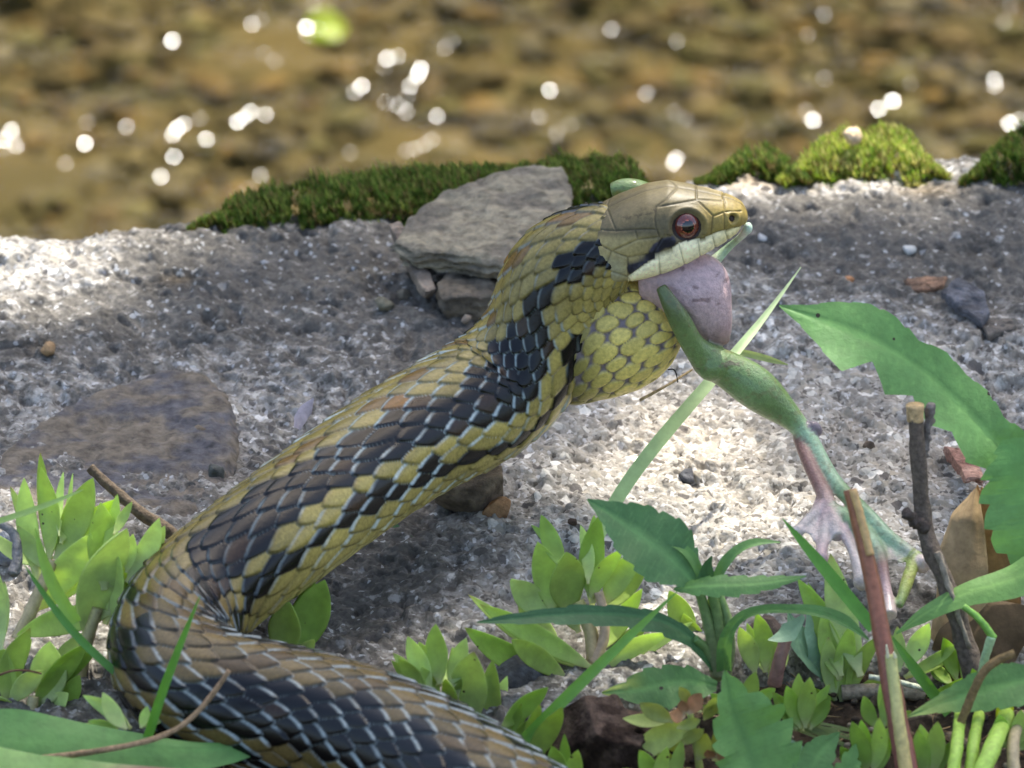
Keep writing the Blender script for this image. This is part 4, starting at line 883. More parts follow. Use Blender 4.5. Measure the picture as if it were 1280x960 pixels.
sleaf(p, (158, 912), (130, 868), 22, -10.6, .2, SGp); sleaf(p, (176, 910), (184, 884), 14, -10.6, .2, SG); sleaf(p, (150, 916), (112, 902), 14, -10.6, .1, SG)
p = thing('succulent', P(370, 815, y=-6.0), 'two broad succulent leaves tucked between the coil and belly of the snake', 'succulent', 'stonecrop succulents')
sleaf(p, (368, 822), (404, 730), 48, -5.9, .2, SGd, face=(0.2, 0, 0.2)); sleaf(p, (352, 824), (361, 756), 44, -6.1, .1, SG, face=(-.3, 0, 0)); sleaf(p, (372, 822), (392, 800), 16, -6.1, -.1, SGp)
# --- small rosette right of the coil
p = thing('succulent', P(580, 905, y=-8.2), 'small pale succulent rosette just behind the lower coil of the snake', 'succulent', 'stonecrop succulents')
for k, (b, tip, w_, dy) in enumerate([((538, 866), (511, 799), 25, .3), ((550, 856), (545, 784), 31, .4), ((534, 868), (500, 825), 22, .0), ((564, 862), (582, 801), 24, .3), ((584, 912), (592, 820), 48, -.3), ((558, 890), (557, 851), 23, -.4), ((622, 922), (616, 830), 25, .1), ((572, 872), (566, 812), 18, .5), ((606, 912), (612, 846), 24, .2), ((548, 880), (528, 836), 22, .1)]):
    sleaf(p, b, tip, w_, -8.0, dy, (SGp, SG, SG, SGp)[k % 4])
stem(p, [(580, 960, -8.8), (578, 910, -8.3), (562, 866, -8.0)], 9, 7, lin(170, 160, 116))
p = thing('succulent', P(640, 930, y=-9.0), 'sparse succulent sprig in shade between the coil and the soil clod', 'succulent', 'stonecrop succulents')
for k, (b, tip, w_, dy) in enumerate([((626, 912), (682, 862), 25, .2), ((632, 926), (651, 882), 13, 0), ((656, 962), (700, 888), 28, -.3), ((640, 934), (664, 900), 16, .2)]):
    sleaf(p, b, tip, w_, -9.7 if k == 2 else -9.0, dy, SGd if k != 2 else SG)
stem(p, [(636, 970, -9.4), (640, 945, -9.1), (628, 912, -8.8)], 6, 4, lin(160, 160, 100))
# --- middle rosette
p = thing('succulent', P(735, 850, y=-6.0), 'large light green succulent rosette growing on the soil clod', 'succulent', 'stonecrop succulents')
for k, (b, tip, w_, dy) in enumerate([((705, 712), (678, 647), 24, .5), ((690, 766), (673, 682), 38, .2), ((712, 768), (708, 694), 49, -.2), ((686, 772), (640, 728), 34, 0), ((742, 754), (749, 650), 32, .6), ((738, 748), (776, 690), 24, .1), ((754, 758), (799, 692), 30, .3), ((735, 730), (726, 660), 17, .7), ((714, 852), (588, 788), 32, -.3), ((708, 848), (643, 802), 28, -.6), ((742, 836), (608, 760), 28, .2), ((750, 838), (832, 794), 24, .1), ((760, 824), (812, 772), 20, .5), ((724, 790), (690, 720), 30, .4), ((752, 812), (800, 740), 26, .8), ((700, 812), (650, 760), 30, .3)]):
    sleaf(p, b, tip, w_, -5.6 - (0.9 if k in (8, 9, 10, 11) else 0), dy, (SGd, SG, SG, SGp)[k % 4])
stem(p, [(735, 880, -6.6), (740, 800, -6.0), (722, 752, -5.6)], 10, 8, lin(190, 150, 128), col2=lin(176, 170, 110))
stem(p, [(742, 830, -6.3), (756, 790, -6.0), (748, 740, -5.6)], 7, 6, lin(186, 160, 130))
# --- succulents behind the serrated herb and under the frog foot
p = thing('succulent', P(945, 845, y=-6.6), 'pair of upright succulent leaves right behind the herb stalks', 'succulent', 'stonecrop succulents')
for k, (b, tip, w_, dy) in enumerate([((944, 842), (925, 787), 25, .2), ((957, 840), (946, 770), 25, .3), ((962, 846), (978, 790), 20, .4)]): sleaf(p, b, tip, w_, -6.6, dy, SGp if k == 0 else SG)
p = thing('succulent', P(862, 810, y=-5.2), 'succulent leaves half hidden behind the left leaf of the herb', 'succulent', 'stonecrop succulents')
for k, (b, tip, w_, dy) in enumerate([((868, 804), (838, 742), 32, .2), ((884, 836), (826, 800), 24, -.2), ((880, 830), (856, 770), 30, .1), ((886, 800), (892, 740), 20, .4)]): sleaf(p, b, tip, w_, -5.2, dy, SG)
p = thing('succulent', P(1056, 885, y=-7.0), 'succulent rosette behind the broken red stalk, below the frog foot', 'succulent', 'stonecrop succulents')
for k, (b, tip, w_, dy) in enumerate([((1052, 880), (1063, 786), 27, .2), ((1058, 876), (1098, 798), 25, .3), ((1044, 876), (1036, 800), 24, .3), ((1048, 898), (1020, 862), 22, -.2), ((1060, 884), (1110, 846), 20, 0), ((1050, 850), (1030, 770), 30, .7), ((1076, 846), (1040, 700), 36, 1.0), ((1052, 846), (1000, 730), 30, 1.2), ((1040, 896), (1000, 850), 18, 0)]): sleaf(p, b, tip, w_, -6.6, dy, (SG, SG, SGp, SGd)[k % 4])
p = thing('succulent', P(1135, 850, y=-6.6), 'succulent sprig between the broken red stalk and the dark twig', 'succulent', 'stonecrop succulents')
for k, (b, tip, w_, dy) in enumerate([((1132, 834), (1160, 782), 25, .2), ((1130, 846), (1196, 806), 15, .2), ((1128, 898), (1206, 848), 16, -.2), ((1124, 840), (1122, 786), 18, .3), ((1130, 906), (1162, 892), 20, -.5)]): sleaf(p, b, tip, w_, -6.6, dy, (SGp, SG, SGd)[k % 3])

# --- serrated herb in the middle
H1 = lin(82, 122, 72); H2 = lin(96, 136, 74); H3 = lin(108, 150, 78); H4 = lin(70, 106, 66)
p = thing('herb', P(898, 850, y=-7.2), 'dark green serrated herb with a hooded top leaf beside the succulent', 'herb', 'serrated herbs')
blade(p, [(868, 730, -6.9), (840, 700, -6.8), (800, 668, -6.6), (734, 624, -6.3)], [8, 30, 46, 50, 44, 30, 16, 1], [10, 32, 42, 44, 38, 26, 14, 1], nrm=TOCAM + [0, .3, .5], teeth=(9, .14), col=H1 * 0.95, vein=.8, fold=.22, wave=.05, n=90, seed=1)
blade(p, [(893, 836, -7.2), (872, 806, -7.2), (838, 780, -7.2), (780, 768, -7.3), (700, 768, -7.4), (596, 778, -7.6)], [6, 12, 22, 26, 21, 19, 14, 9, 1], [5, 6, 8, 10, 11, 11, 8, 6, 1], nrm=(0.1, -.6, .9), teeth=(7, .22), col=H4, vein=.7, fold=.3, n=90, seed=2)
blade(p, [(842, 736, -7.0), (880, 732, -7.3), (940, 730, -7.4), (1008, 720, -7.2)], [2, 16, 18, 18, 14, 9, 1], [2, 12, 15, 16, 12, 7, 1], nrm=(-.1, -.5, 1), teeth=(7, .2), col=H2, vein=.6, fold=-.25, n=80, seed=3)
blade(p, [(896, 728, -6.6), (912, 700, -6.5), (936, 682, -6.4), (975, 678, -6.3)], [8, 9, 8, 6, 1], [4, 5, 5, 4, 1], nrm=(0, -.4, 1), col=H2, fold=.3, n=40, seed=4)
blade(p, [(878, 726, -6.8), (868, 700, -6.7), (848, 682, -6.6), (828, 680, -6.6)], [5, 8, 8, 1], [4, 5, 5, 1], nrm=(0, -.6, 1), col=H3, fold=.3, n=30, seed=5)
blade(p, [(886, 728, -6.9), (884, 710, -6.9), (890, 695, -6.9)], [8, 8, 1], nrm=TOCAM, col=H4 * .8, fold=.4, n=24, seed=6)
blade(p, [(905, 838, -7.3), (908, 800, -7.3), (930, 770, -7.3), (985, 762, -7.4), (1040, 772, -7.6), (1086, 800, -7.8)], [9, 9, 7, 6, 6, 9, 10, 1], [9, 9, 6, 5, 5, 5, 4, 1], nrm=(0, -.7, .8), col=H2, fold=.35, n=60, seed=7, vein=.4)
blade(p, [(1005, 770, -6.9), (980, 795, -7.0), (960, 800, -7.1)], [3, 14, 1], nrm=(0, -.4, 1), col=lin(130, 160, 130), n=24, seed=11)
blade(p, [(896, 858, -7.8), (850, 852, -7.9), (800, 862, -8.1), (752, 866, -8.3)], [6, 26, 36, 36, 26, 10, 1], [6, 16, 22, 26, 22, 12, 1], nrm=(-.1, -.7, .8), teeth=(6, .2), col=H2, vein=.6, fold=.1, wave=.12, n=80, seed=8, tipcol=lin(190, 200, 96))
for k, (pts, r0, r1) in enumerate([([(898, 846, -7.2), (888, 790, -7.0), (872, 732, -6.9)], 9, 6), ([(902, 846, -7.2), (900, 790, -7.0), (888, 736, -6.9)], 9, 6), ([(906, 846, -7.1), (912, 790, -7.0), (896, 736, -6.7)], 8, 5), ([(898, 850, -7.2), (885, 815, -7.1), (868, 798, -7.2)], 8, 5)]):
    stem(p, pts, r0, r1, lin(128, 128, 92), col2=lin(104, 136, 74), name='leaf_stalk')
p = thing('herb', P(945, 975, y=-9.4), 'bright toothed leaf standing upright at the bottom beside the yellow buds', 'herb', 'serrated herbs')
blade(p, [(950, 985, -11.0), (938, 940, -10.5), (918, 890, -10.2), (906, 838, -9.9)], [34, 44, 46, 40, 28, 14, 1], [44, 56, 62, 60, 50, 24, 1], nrm=TOCAM + [0.1, 0, .2], teeth=(6, .26), col=H3 * 1.05, vein=-.25, fold=.22, wave=.06, n=90, seed=9)
p = thing('herb', P(1030, 985, y=-9.6), 'dull toothed leaf at the bottom edge left of the red stalk', 'herb', 'serrated herbs')
blade(p, [(1010, 990, -11), (1020, 950, -10.6), (1050, 915, -10.2)], [24, 26, 18, 1], nrm=TOCAM, teeth=(5, .25), col=H2 * 1.0, vein=.3, n=50, seed=10)
blade(p, [(1060, 985, -10.8), (1062, 955, -10.5), (1070, 930, -10.2)], [18, 20, 12, 1], nrm=TOCAM, teeth=(4, .3), col=H3, n=40, seed=12)
blade(p, [(985, 990, -10.8), (1000, 955, -10.5), (990, 925, -10.2)], [16, 20, 14, 1], nrm=TOCAM, teeth=(4, .2), col=lin(140, 168, 140), n=40, seed=13)
# grey-green leaf behind the foot
p = thing('herb', P(1030, 840, y=-5.8), 'grey green leaf lying flat under the hanging frog toes', 'herb', 'serrated herbs')
blade(p, [(1040, 850, -6.2), (1030, 800, -5.9), (1010, 750, -5.5)], [14, 26, 22, 1], [14, 28, 26, 1], nrm=(0, -.3, 1), col=lin(132, 164, 134), vein=.4, n=40, seed=14)
blade(p, [(1040, 850, -6.2), (1000, 800, -6.0), (985, 765, -5.8)], [8, 18, 16, 1], nrm=(0, -.3, 1), col=lin(124, 158, 122), vein=.4, n=40, seed=15)
stem(p, [(968, 856, -6.9), (976, 820, -6.8), (986, 786, -6.6)], 9, 8, lin(150, 112, 100), name='leaf_stalk')
# --- big plant at the right
p = thing('herb', P(1310, 860, y=-6.5), 'tall herb reaching in with one big serrated leaf over the sand', 'herb', 'serrated herbs')
blade(p, [(1330, 640, -4.6), (1280, 588, -4.2), (1210, 516, -3.8), (1140, 455, -3.4), (1060, 412, -3.0), (974, 382, -2.7)], [18, 36, 42, 34, 50, 36, 52, 34, 54, 26, 60, 40, 18, 1], [18, 26, 30, 34, 28, 38, 34, 38, 28, 40, 42, 30, 12, 1], nrm=TOCAM + [0.1, 0.1, .35], col=lin(106, 150, 84), vein=.5, fold=.14, wave=.05, n=140, nc=13, seed=21, teeth=(13, .07))
blade(p, [(1290, 545, -4.4), (1296, 600, -4.8), (1300, 660, -5.2), (1305, 730, -5.6)], [30, 40, 40, 30], [36, 62, 74, 70, 66, 46, 24], nrm=TOCAM, teeth=(6, .26), col=lin(104, 150, 82), vein=.3, fold=.05, n=90, seed=22)
blade(p, [(1330, 690, -6.4), (1270, 722, -6.5), (1210, 740, -6.6), (1160, 764, -6.7), (1120, 792, -6.8)], [30, 26, 24, 18, 15, 10, 1], [30, 26, 20, 16, 12, 9, 1], nrm=(0, -.5, .9), col=lin(118, 158, 84), vein=.4, fold=-.2, n=70, seed=23, tipcol=None)
stem(p, [(1312, 900, -6.6), (1318, 780, -6.0), (1322, 650, -4.8)], 10, 8, lin(120, 140, 80), name='leaf_stalk')
p = thing('herb', P(1230, 985, y=-8.6), 'hairy leaf on bright green stalks in the lower corner', 'herb', 'serrated herbs')
blade(p, [(1300, 846, -9.0), (1250, 858, -9.1), (1190, 874, -9.1), (1134, 896, -9.1)], [30, 34, 30, 22, 10, 1], [14, 26, 26, 18, 8, 1], nrm=(0, -.6, .8), teeth=(9, .12), col=H2, vein=.5, fold=.2, n=80, seed=24, tipcol=lin(176, 196, 110))
for k, pts in enumerate([[(1188, 985, -11.2), (1195, 940, -10.6), (1200, 894, -9.0)], [(1212, 985, -11.0), (1216, 940, -10.4), (1224, 894, -9.0)], [(1216, 990, -11.4), (1236, 945, -10.8), (1258, 894, -9.0)], [(1270, 985, -11.0), (1266, 940, -10.4), (1278, 894, -9.0)]]):
    stem(p, pts, 8 if k != 2 else 11, 7 if k != 2 else 10, lin(168, 200, 84) if k < 3 else lin(176, 158, 120), name='leaf_stalk')
stem(p, [(1226, 850, -7.4), (1232, 820, -7.4), (1240, 795, -7.4)], 5, 6, lin(176, 200, 150), name='leaf_stalk')
stem(p, [(1242, 798, -7.4), (1222, 772, -7.3), (1204, 758, -7.2)], 5, 4, lin(120, 166, 70), name='leaf_stalk')
blade(p, [(1262, 905, -8.8), (1255, 892, -8.9), (1264, 876, -8.9), (1276, 878, -8.9)], [7, 10, 10, 1], col=lin(190, 206, 84), n=24, seed=26)
FILL = [('bright succulent shoot at the bottom edge left of the toothed leaf', (820, 985), -10.9, [((818, 990), (800, 940), 22), ((824, 990), (834, 936), 20), ((814, 992), (780, 962), 18)]),
        ('leafy succulent sprig crowding the base of the serrated herb', (930, 880), -8.2, [((926, 885), (912, 846), 20), ((934, 885), (944, 842), 20), ((940, 888), (968, 862), 18), ((922, 888), (890, 868), 16)]),
        ('light green succulent shoot between the beige twig and the red stalk', (1100, 905), -8.8, [((1096, 910), (1080, 872), 20), ((1104, 910), (1112, 864), 22), ((1110, 912), (1138, 890), 16)]),
        ('small succulent shoot at the foot of the dark twig', (1230, 880), -8.2, [((1226, 882), (1216, 838), 18), ((1234, 882), (1244, 834), 20), ((1238, 884), (1262, 862), 14)]),
        ('crowded low succulent under the toothed leaf, beside the red stalk', (1088, 960), -10.2, [((1084, 965), (1066, 905), 24), ((1090, 965), (1098, 900), 22), ((1094, 968), (1112, 925), 18), ((1080, 968), (1052, 935), 20)]),
        ('succulent shoot at the bottom edge between the red stalk and bright stalks', (1165, 965), -10.4, [((1160, 970), (1148, 915), 22), ((1166, 970), (1172, 905), 24), ((1170, 972), (1186, 930), 16), ((1158, 972), (1140, 945), 16)]),
        ('dim succulent leaves in shade behind the bright toothed leaf', (1000, 905), -8.6, [((1000, 910), (984, 860), 22), ((1006, 910), (1012, 850), 24), ((1012, 912), (1036, 872), 18), ((996, 912), (972, 880), 16)]),
        ('succulent tuft in front of the soil clod at the bottom edge', (700, 985), -10.8, [((704, 990), (690, 935), 24), ((710, 990), (722, 940), 22), ((698, 992), (668, 955), 22)]),
        ('succulent leaves at the frame edge below the hairy leaf', (1262, 930), -9.8, [((1262, 935), (1250, 895), 20), ((1268, 935), (1276, 890), 22), ((1272, 938), (1296, 910), 20)]),
        ('succulent leaves behind the dark twig foot', (1200, 850), -6.4, [((1196, 850), (1180, 800), 22), ((1204, 852), (1216, 806), 20), ((1190, 856), (1160, 830), 18)])]
for lab, bs, y_, lv_ in FILL:
    p = thing('succulent', P(*bs, y=y_), lab, 'succulent', 'stonecrop succulents')
    for k, (b, tip, w_) in enumerate(lv_): sleaf(p, b, tip, w_, y_, .1 * (k % 3), (SGd, SG, SGd)[k % 3])
# yellow-green buds at the bottom
p = thing('budding_sprig', P(870, 975, y=-9.8), 'yellow green sprig with faded brown flowers at the bottom', 'flower')
YG = lin(196, 206, 120)
for k, (b, tip, w_) in enumerate([((868, 905), (789, 950), 32), ((842, 902), (802, 880), 22), ((862, 885), (850, 860), 14), ((880, 890), (902, 872), 12), ((880, 900), (896, 880), 16), ((850, 930), (878, 912), 18), ((872, 950), (882, 918), 22), ((846, 960), (824, 942), 22), ((892, 945), (896, 912), 10), ((890, 950), (928, 950), 10), ((860, 960), (850, 985), 20), ((846, 910), (874, 900), 14)]):
    sleaf(p, b, tip, w_, -9.9, -.1 - .05 * (k % 3), YG * (0.85 if k % 3 else 1.0), thick=.08)
for k, (b, tip, w_) in enumerate([((856, 896), (838, 892), 18), ((860, 892), (876, 868), 20), ((856, 892), (852, 876), 14), ((856, 950), (846, 940), 14), ((892, 948), (884, 938), 14), ((894, 946), (908, 940), 14)]):
    sleaf(p, b, tip, w_, -10.05, -.1, lin(190, 140, 96), thick=.08, name='petal', mat=M_DRY)
stem(p, [(878, 990, -9.6), (870, 930, -9.8), (862, 890, -9.9)], 5, 4, YG * .9)
# bottom left leaves, close to the camera
p = thing('broad_leaf', P(-30, 985, y=-10.9), 'broad dark green leaf lying across the foot of the snake coil', 'leaf')
blade(p, [(-60, 930, -11.2), (60, 926, -11.2), (200, 936, -11.2), (300, 934, -11.1), (356, 925, -11.0)], [46, 44, 34, 22, 14, 8, 1], [50, 50, 46, 42, 34, 20, 1], nrm=(0, -.5, .9), col=lin(104, 150, 78), vein=.15, fold=-.12, wave=.05, n=70, nc=11, seed=31)
p = thing('broad_leaf', P(-20, 990, y=-12.4), 'pale lime leaf with a withered pink end along the bottom edge', 'leaf')
blade(p, [(-60, 985, -12.6), (60, 972, -12.6), (160, 968, -12.6), (226, 962, -12.6)], [50, 42, 26, 18, 10, 1], [40, 40, 40, 30, 1], nrm=(0, -.8, .6), col=lin(176, 204, 120), tipcol=lin(206, 160, 130), fold=.05, wave=.12, n=60, nc=11, seed=32)
p = thing('broad_leaf', P(430, 980, y=-11.2), 'narrow pale green leaf tip crossing the lower coil at the bottom edge', 'leaf')
blade(p, [(400, 985, -11.4), (450, 962, -11.4), (500, 950, -11.4), (548, 938, -11.3)], [16, 16, 12, 8, 1], [22, 22, 18, 10, 1], nrm=(0, -.5, .9), col=lin(150, 192, 92), fold=.1, n=40, seed=33)
p = thing('succulent', P(356, 985, y=-11.3), 'stubby succulent tip poking up at the bottom beside the broad leaf', 'succulent', 'stonecrop succulents')
sleaf(p, (356, 990), (350, 930), 36, -11.3, 0, SGp); sleaf(p, (312, 930), (306, 890), 10, -10.9, 0, SG)
# --- grass
def grass(pts, w_, col, label, col2=None, nrm=None, mat=None, fold=.25):
    o = thing('grass_plant', P(*pts[0][:2], y=pts[0][2]), label, 'grass', 'grass blades'); blade(o, pts, [w_ * .45, w_ * .5, w_ * .5, w_ * .45, w_ * .3, .5], col=col, col2=col2, nrm=nrm, fold=fold, nc=5, n=40, name='blade', mat=mat or M_GRASS)
    return o
GG = lin(92, 146, 58)
grass([(172, 965, -11.0), (205, 860, -10.9), (250, 745, -10.6)], 11, GG, 'upright green grass blade crossing the bend of the snake')
grass([(150, 845, -8.8), (92, 790, -8.4), (30, 705, -8.0)], 10, lin(86, 136, 60), 'thin dark grass blade leaning over the left rosettes')
grass([(96, 778, -7.9), (66, 730, -7.8), (44, 660, -7.6)], 15, lin(140, 180, 84), 'short pale grass blade in front of the left rosettes')
grass([(628, 952, -9.8), (740, 840, -9.2), (848, 738, -8.4)], 14, lin(112, 160, 70), 'long green grass blade slanting across the middle succulent')
grass([(735, 700, -3.6), (780, 610, -1.6), (885, 480, .8), (960, 390, 2.6), (1001, 334, 3.4)], 17, lin(150, 184, 116), 'long pale green straw lying on the ledge behind the frog leg', col2=lin(190, 208, 160))
grass([(488, 652, -0.6), (530, 686, -1.4), (578, 716, -2.4)], 7, lin(80, 116, 70), 'short dark grass blade lying under the belly of the snake')
grass([(582, 712, -2.4), (575, 740, -3.0), (552, 778, -3.8)], 8, lin(150, 170, 140), 'bleached bit of grass on the sand above the small rosette')
grass([(1092, 786, -7.6), (1040, 722, -7.0), (978, 648, -6.3)], 16, lin(96, 150, 62), 'wide grass blade passing in front of the frog toes')
grass([(1186, 892, -7.7), (1150, 845, -7.5), (1112, 792, -7.2)], 14, lin(98, 148, 62), 'grass blade under the tip of the sweeping leaf')
grass([(-10, 654, -7.4), (50, 634, -7.0), (104, 612, -6.6)], 7, lin(160, 190, 110), 'fine pale grass blade across the tips of the left rosette')
grass([(304, 935, -10.6), (308, 900, -10.5), (303, 868, -10.4)], 9, lin(126, 160, 96), 'tiny grass tip in front of the dark coil scales')
grass([(925, 440, 2.2), (950, 446, 2.2), (985, 456, 2.0)], 9, lin(150, 168, 110), 'withered green scrap beside the straw behind the frog knee')
grass([(1180, 985, -8.0), (1140, 950, -7.9), (1110, 930, -7.8)], 6, lin(150, 160, 110), 'dry thin grass near the foot of the red stalk')
p = thing('seed_head', P(985, 905, y=-8.2), 'wispy grey green grass seed head beside the red stalk', 'grass')
for k in range(16):
    a0 = 985 + random.uniform(0, 12); b0 = 898 + random.uniform(0, 14); ln = random.uniform(40, 120); dr = random.uniform(0.1, 0.6)
    blade(p, [(a0, b0, -8.3), (a0 + ln * .5, b0 + ln * .5 * dr * .7, -8.4), (a0 + ln, b0 + ln * dr, -8.4)], [1.2, 1.6, 1.0, .4], col=lin(150, 166, 110), nc=3, n=12, name='spikelet', mat=M_GRASS)
# --- sticks
def stick(pts, r0, r1, col, label, name='twig', col2=None, lump=.12, mat=None, cat='twig', seed=3):
    return tag(stem(None, pts, r0, r1, col, name=name, mat=mat or M_WOOD, n=60, m=16, lump=lump, seed=seed, col2=col2), label, cat)
p = thing('broken_twig', P(1222, 850, y=-6.2), 'upright dark grey twig with a cut top beside the dead leaf', 'twig')
stem(p, [(1230, 885, -7.2), (1208, 810, -6.7), (1180, 722, -6.2), (1156, 660, -5.8), (1150, 600, -5.6), (1144, 522, -5.4)], 13, 9, lin(104, 92, 80), name='shaft', mat=M_WOOD, n=80, m=20, lump=.16)
stem(p, [(1144, 526, -5.4), (1144, 506, -5.35)], 10, 11, lin(196, 166, 120), name='cut_end', mat=M_WOOD, n=8, m=16, lump=.05)
stem(p, [(1152, 570, -5.3), (1160, 530, -5.2), (1164, 506, -5.2)], 7, 6, lin(124, 116, 108), name='bark_strip', mat=M_WOOD, n=24, lump=.4)
stem(p, [(1158, 660, -5.9), (1142, 650, -6.0), (1132, 640, -6.05)], 8, 7, lin(84, 74, 66), name='side_knot', mat=M_WOOD, n=14, lump=.4)
stem(p, [(1172, 690, -6.3), (1192, 750, -6.6), (1212, 810, -6.9)], 4, 3, lin(150, 138, 120), name='bark_strip', mat=M_WOOD, n=24, lump=.4)
p = thing('broken_stalk', P(1138, 985, y=-11.0), 'broken reddish plant stalk with a split pale face, below the frog foot', 'stalk')
stem(p, [(1142, 1005, -11.2), (1122, 900, -10.3), (1100, 780, -9.3), (1082, 690, -8.5), (1062, 612, -7.9)], 14, 8, lin(128, 78, 70), name='shaft', n=60, m=16, lump=.06, col2=lin(150, 98, 66))
stem(p, [(1136, 985, -11.22), (1124, 905, -10.50), (1113, 818, -9.78)], 8.5, 7, lin(186, 160, 100), name='split_face', n=40, m=12, lump=.06, col2=lin(190, 190, 120))
stem(p, [(1088, 694, -8.66), (1077, 650, -8.34), (1066, 612, -8.04)], 5, 5, lin(196, 160, 104), name='split_face', n=30, m=12)
for dx in (0, 9): stem(p, [(1110 + dx, 822, -9.9), (1108 + dx, 806 + dx, -9.9)], 2.4, 1.0, lin(226, 220, 180), name='splinter', n=8, m=6)
stick([(112, 584, -2.6), (165, 632, -3.0), (222, 672, -3.4)], 6, 9, lin(92, 80, 66), 'dark twig lying between the embedded rock and the snake')
stick([(-8, 652, -5.2), (14, 664, -5.3), (22, 690, -5.6), (16, 718, -6.0)], 5, 7, lin(120, 118, 116), 'bent grey twig at the frame edge among the succulents')
stick([(30, 950, -11.6), (150, 934, -11.7), (230, 905, -11.5), (270, 862, -11.3), (286, 838, -11.2)], 4, 3, lin(160, 132, 100), 'thin dry brown stem curving up in front of the coil', name='dry_stem', cat='stem')
stick([(1052, 866, -6.6), (1100, 864, -6.6), (1156, 868, -6.6)], 10, 9, lin(150, 138, 118), 'thick beige twig lying behind the red stalk', lump=.06)
stick([(1086, 846, -6.9), (1122, 852, -7.0), (1162, 864, -7.1)], 3.5, 3.5, lin(206, 208, 180), 'slender white straw lying behind the red stalk', name='straw', cat='straw')
stick([(1172, 985, -9.8), (1210, 880, -9.6), (1238, 832, -9.5), (1268, 816, -9.4)], 6, 5, lin(130, 108, 72), 'thin brown stem bending in front of the hairy leaf', name='dry_stem', cat='stem')
stick([(-10, 848, -8.6), (20, 838, -8.6), (52, 842, -8.6)], 1.6, 1.2, lin(110, 80, 60), 'hair thin dark stem over the low rosette', name='dry_stem', cat='stem')
stick([(800, 500, .0), (830, 484, .3), (865, 462, .9)], 2, 1.4, lin(180, 156, 116), 'fine tan straw on the sand under the throat', name='straw', cat='straw')
stick([(835, 262 + 200, -.2), (842, 462, -.25), (847, 478, -.3)], 1.0, .6, lin(30, 28, 26), 'black hair-like fibre hanging below the throat', name='fibre', cat='fibre')
# --- dead leaf and bark chips
p = thing('dead_leaf', P(1230, 860, y=-5.0), 'curled brown dead leaf standing behind the dark twig', 'leaf')
nA, nB = 60, 60; tA = np.linspace(0, 1, nA)[:, None]; fB = np.radians(np.linspace(-5, 265, nB))[None, :]
ax = spline(np.array([P(1216, 880, y=-5.6), P(1222, 800, y=-5.2), P(1228, 700, y=-4.6), P(1222, 612, y=-4.0)]), nA)
RR = np.interp(tA, [0, .3, .7, .9, 1], [.80, .92, .84, .55, .12]) * (1 + 0.10 * (fbm(tA * 4, fB * 1.5, 3) - .5) * 2 + 0.05 * np.sin(fB * 3 + tA * 5))
rag = 0.35 * (fbm(tA * 0 + 1, fB * 2.2, 9) - 0.5) * sstep(.6, 1, tA)
Vd = ax[:, None, :] + np.stack([-np.sin(fB) * RR, -np.cos(fB) * RR * .8, rag + 0 * RR], -1)
kd_ = fbm(tA * 5, fB * 1.8, 12)[..., None]
mesh('leaf_blade', Vd.reshape(-1, 3), gridF(nA, nB), M_DRY, parent=p, col=(lin(186, 160, 120) * (1 - kd_) + lin(136, 110, 78) * kd_).reshape(-1, 3))
p = thing('dead_leaf', P(1260, 900, y=-6.6), 'dark brown withered leaf in the shade under the sweeping leaf', 'leaf')
blade(p, [(1190, 860, -6.3), (1230, 800, -6.0), (1300, 770, -5.8)], [40, 50, 40, 10], nrm=(-.2, -.8, .5), curl=.3, fold=0, col=lin(98, 80, 58), n=40, mat=M_DRY, seed=42, wave=.1, name='leaf_blade')
bk = slab('bark_chip', poly([(1180, 542), (1190, 540), (1222, 570), (1232, 606), (1206, 612), (1196, 575)], 0.5), 0.5, 0.22, 43, lin(190, 152, 132), lin(150, 112, 96), tilt=(-0.1, -0.25), strata=.1, mat=M_WOOD)
tag(bk, 'pinkish brown bark chip poking out above the dead leaf', 'bark')
bk = slab('bark_chip', poly([(1130, 348), (1160, 343), (1185, 346), (1180, 354), (1150, 358), (1134, 356)], 0.2), 0.2, 0.12, 45, lin(170, 132, 104), lin(120, 96, 78), mat=M_WOOD)
tag(bk, 'thin reddish bark flake on the ledge left of the slate chip', 'bark')
p = thing('withered_scrap', G(378, 525), 'small pale grey curled leaf scrap on the ledge beside the snake', 'leaf scrap')
blade(p, [(372, 536, 2.6), (378, 520, 2.9), (392, 498, 3.2)], [5, 9, 8, 1], [4, 8, 9, 1], nrm=(.4, -.6, .6), curl=.4, col=lin(168, 160, 166), n=20, mat=M_DRY, seed=44, name='leaf_blade')
p = thing('fallen_leaf', lb, 'blurred bright green leaf caught on the stream bed', 'leaf')
blade(p, [lb + [-1.0, 0, .6], lb + [0, .4, .9], lb + [1.0, .8, .6]], [20, 60, 60, 10], nrm=(0, -.5, .9), col=lin(176, 206, 60), n=20, mat=M_SUCC, name='leaf_blade', cm=True)

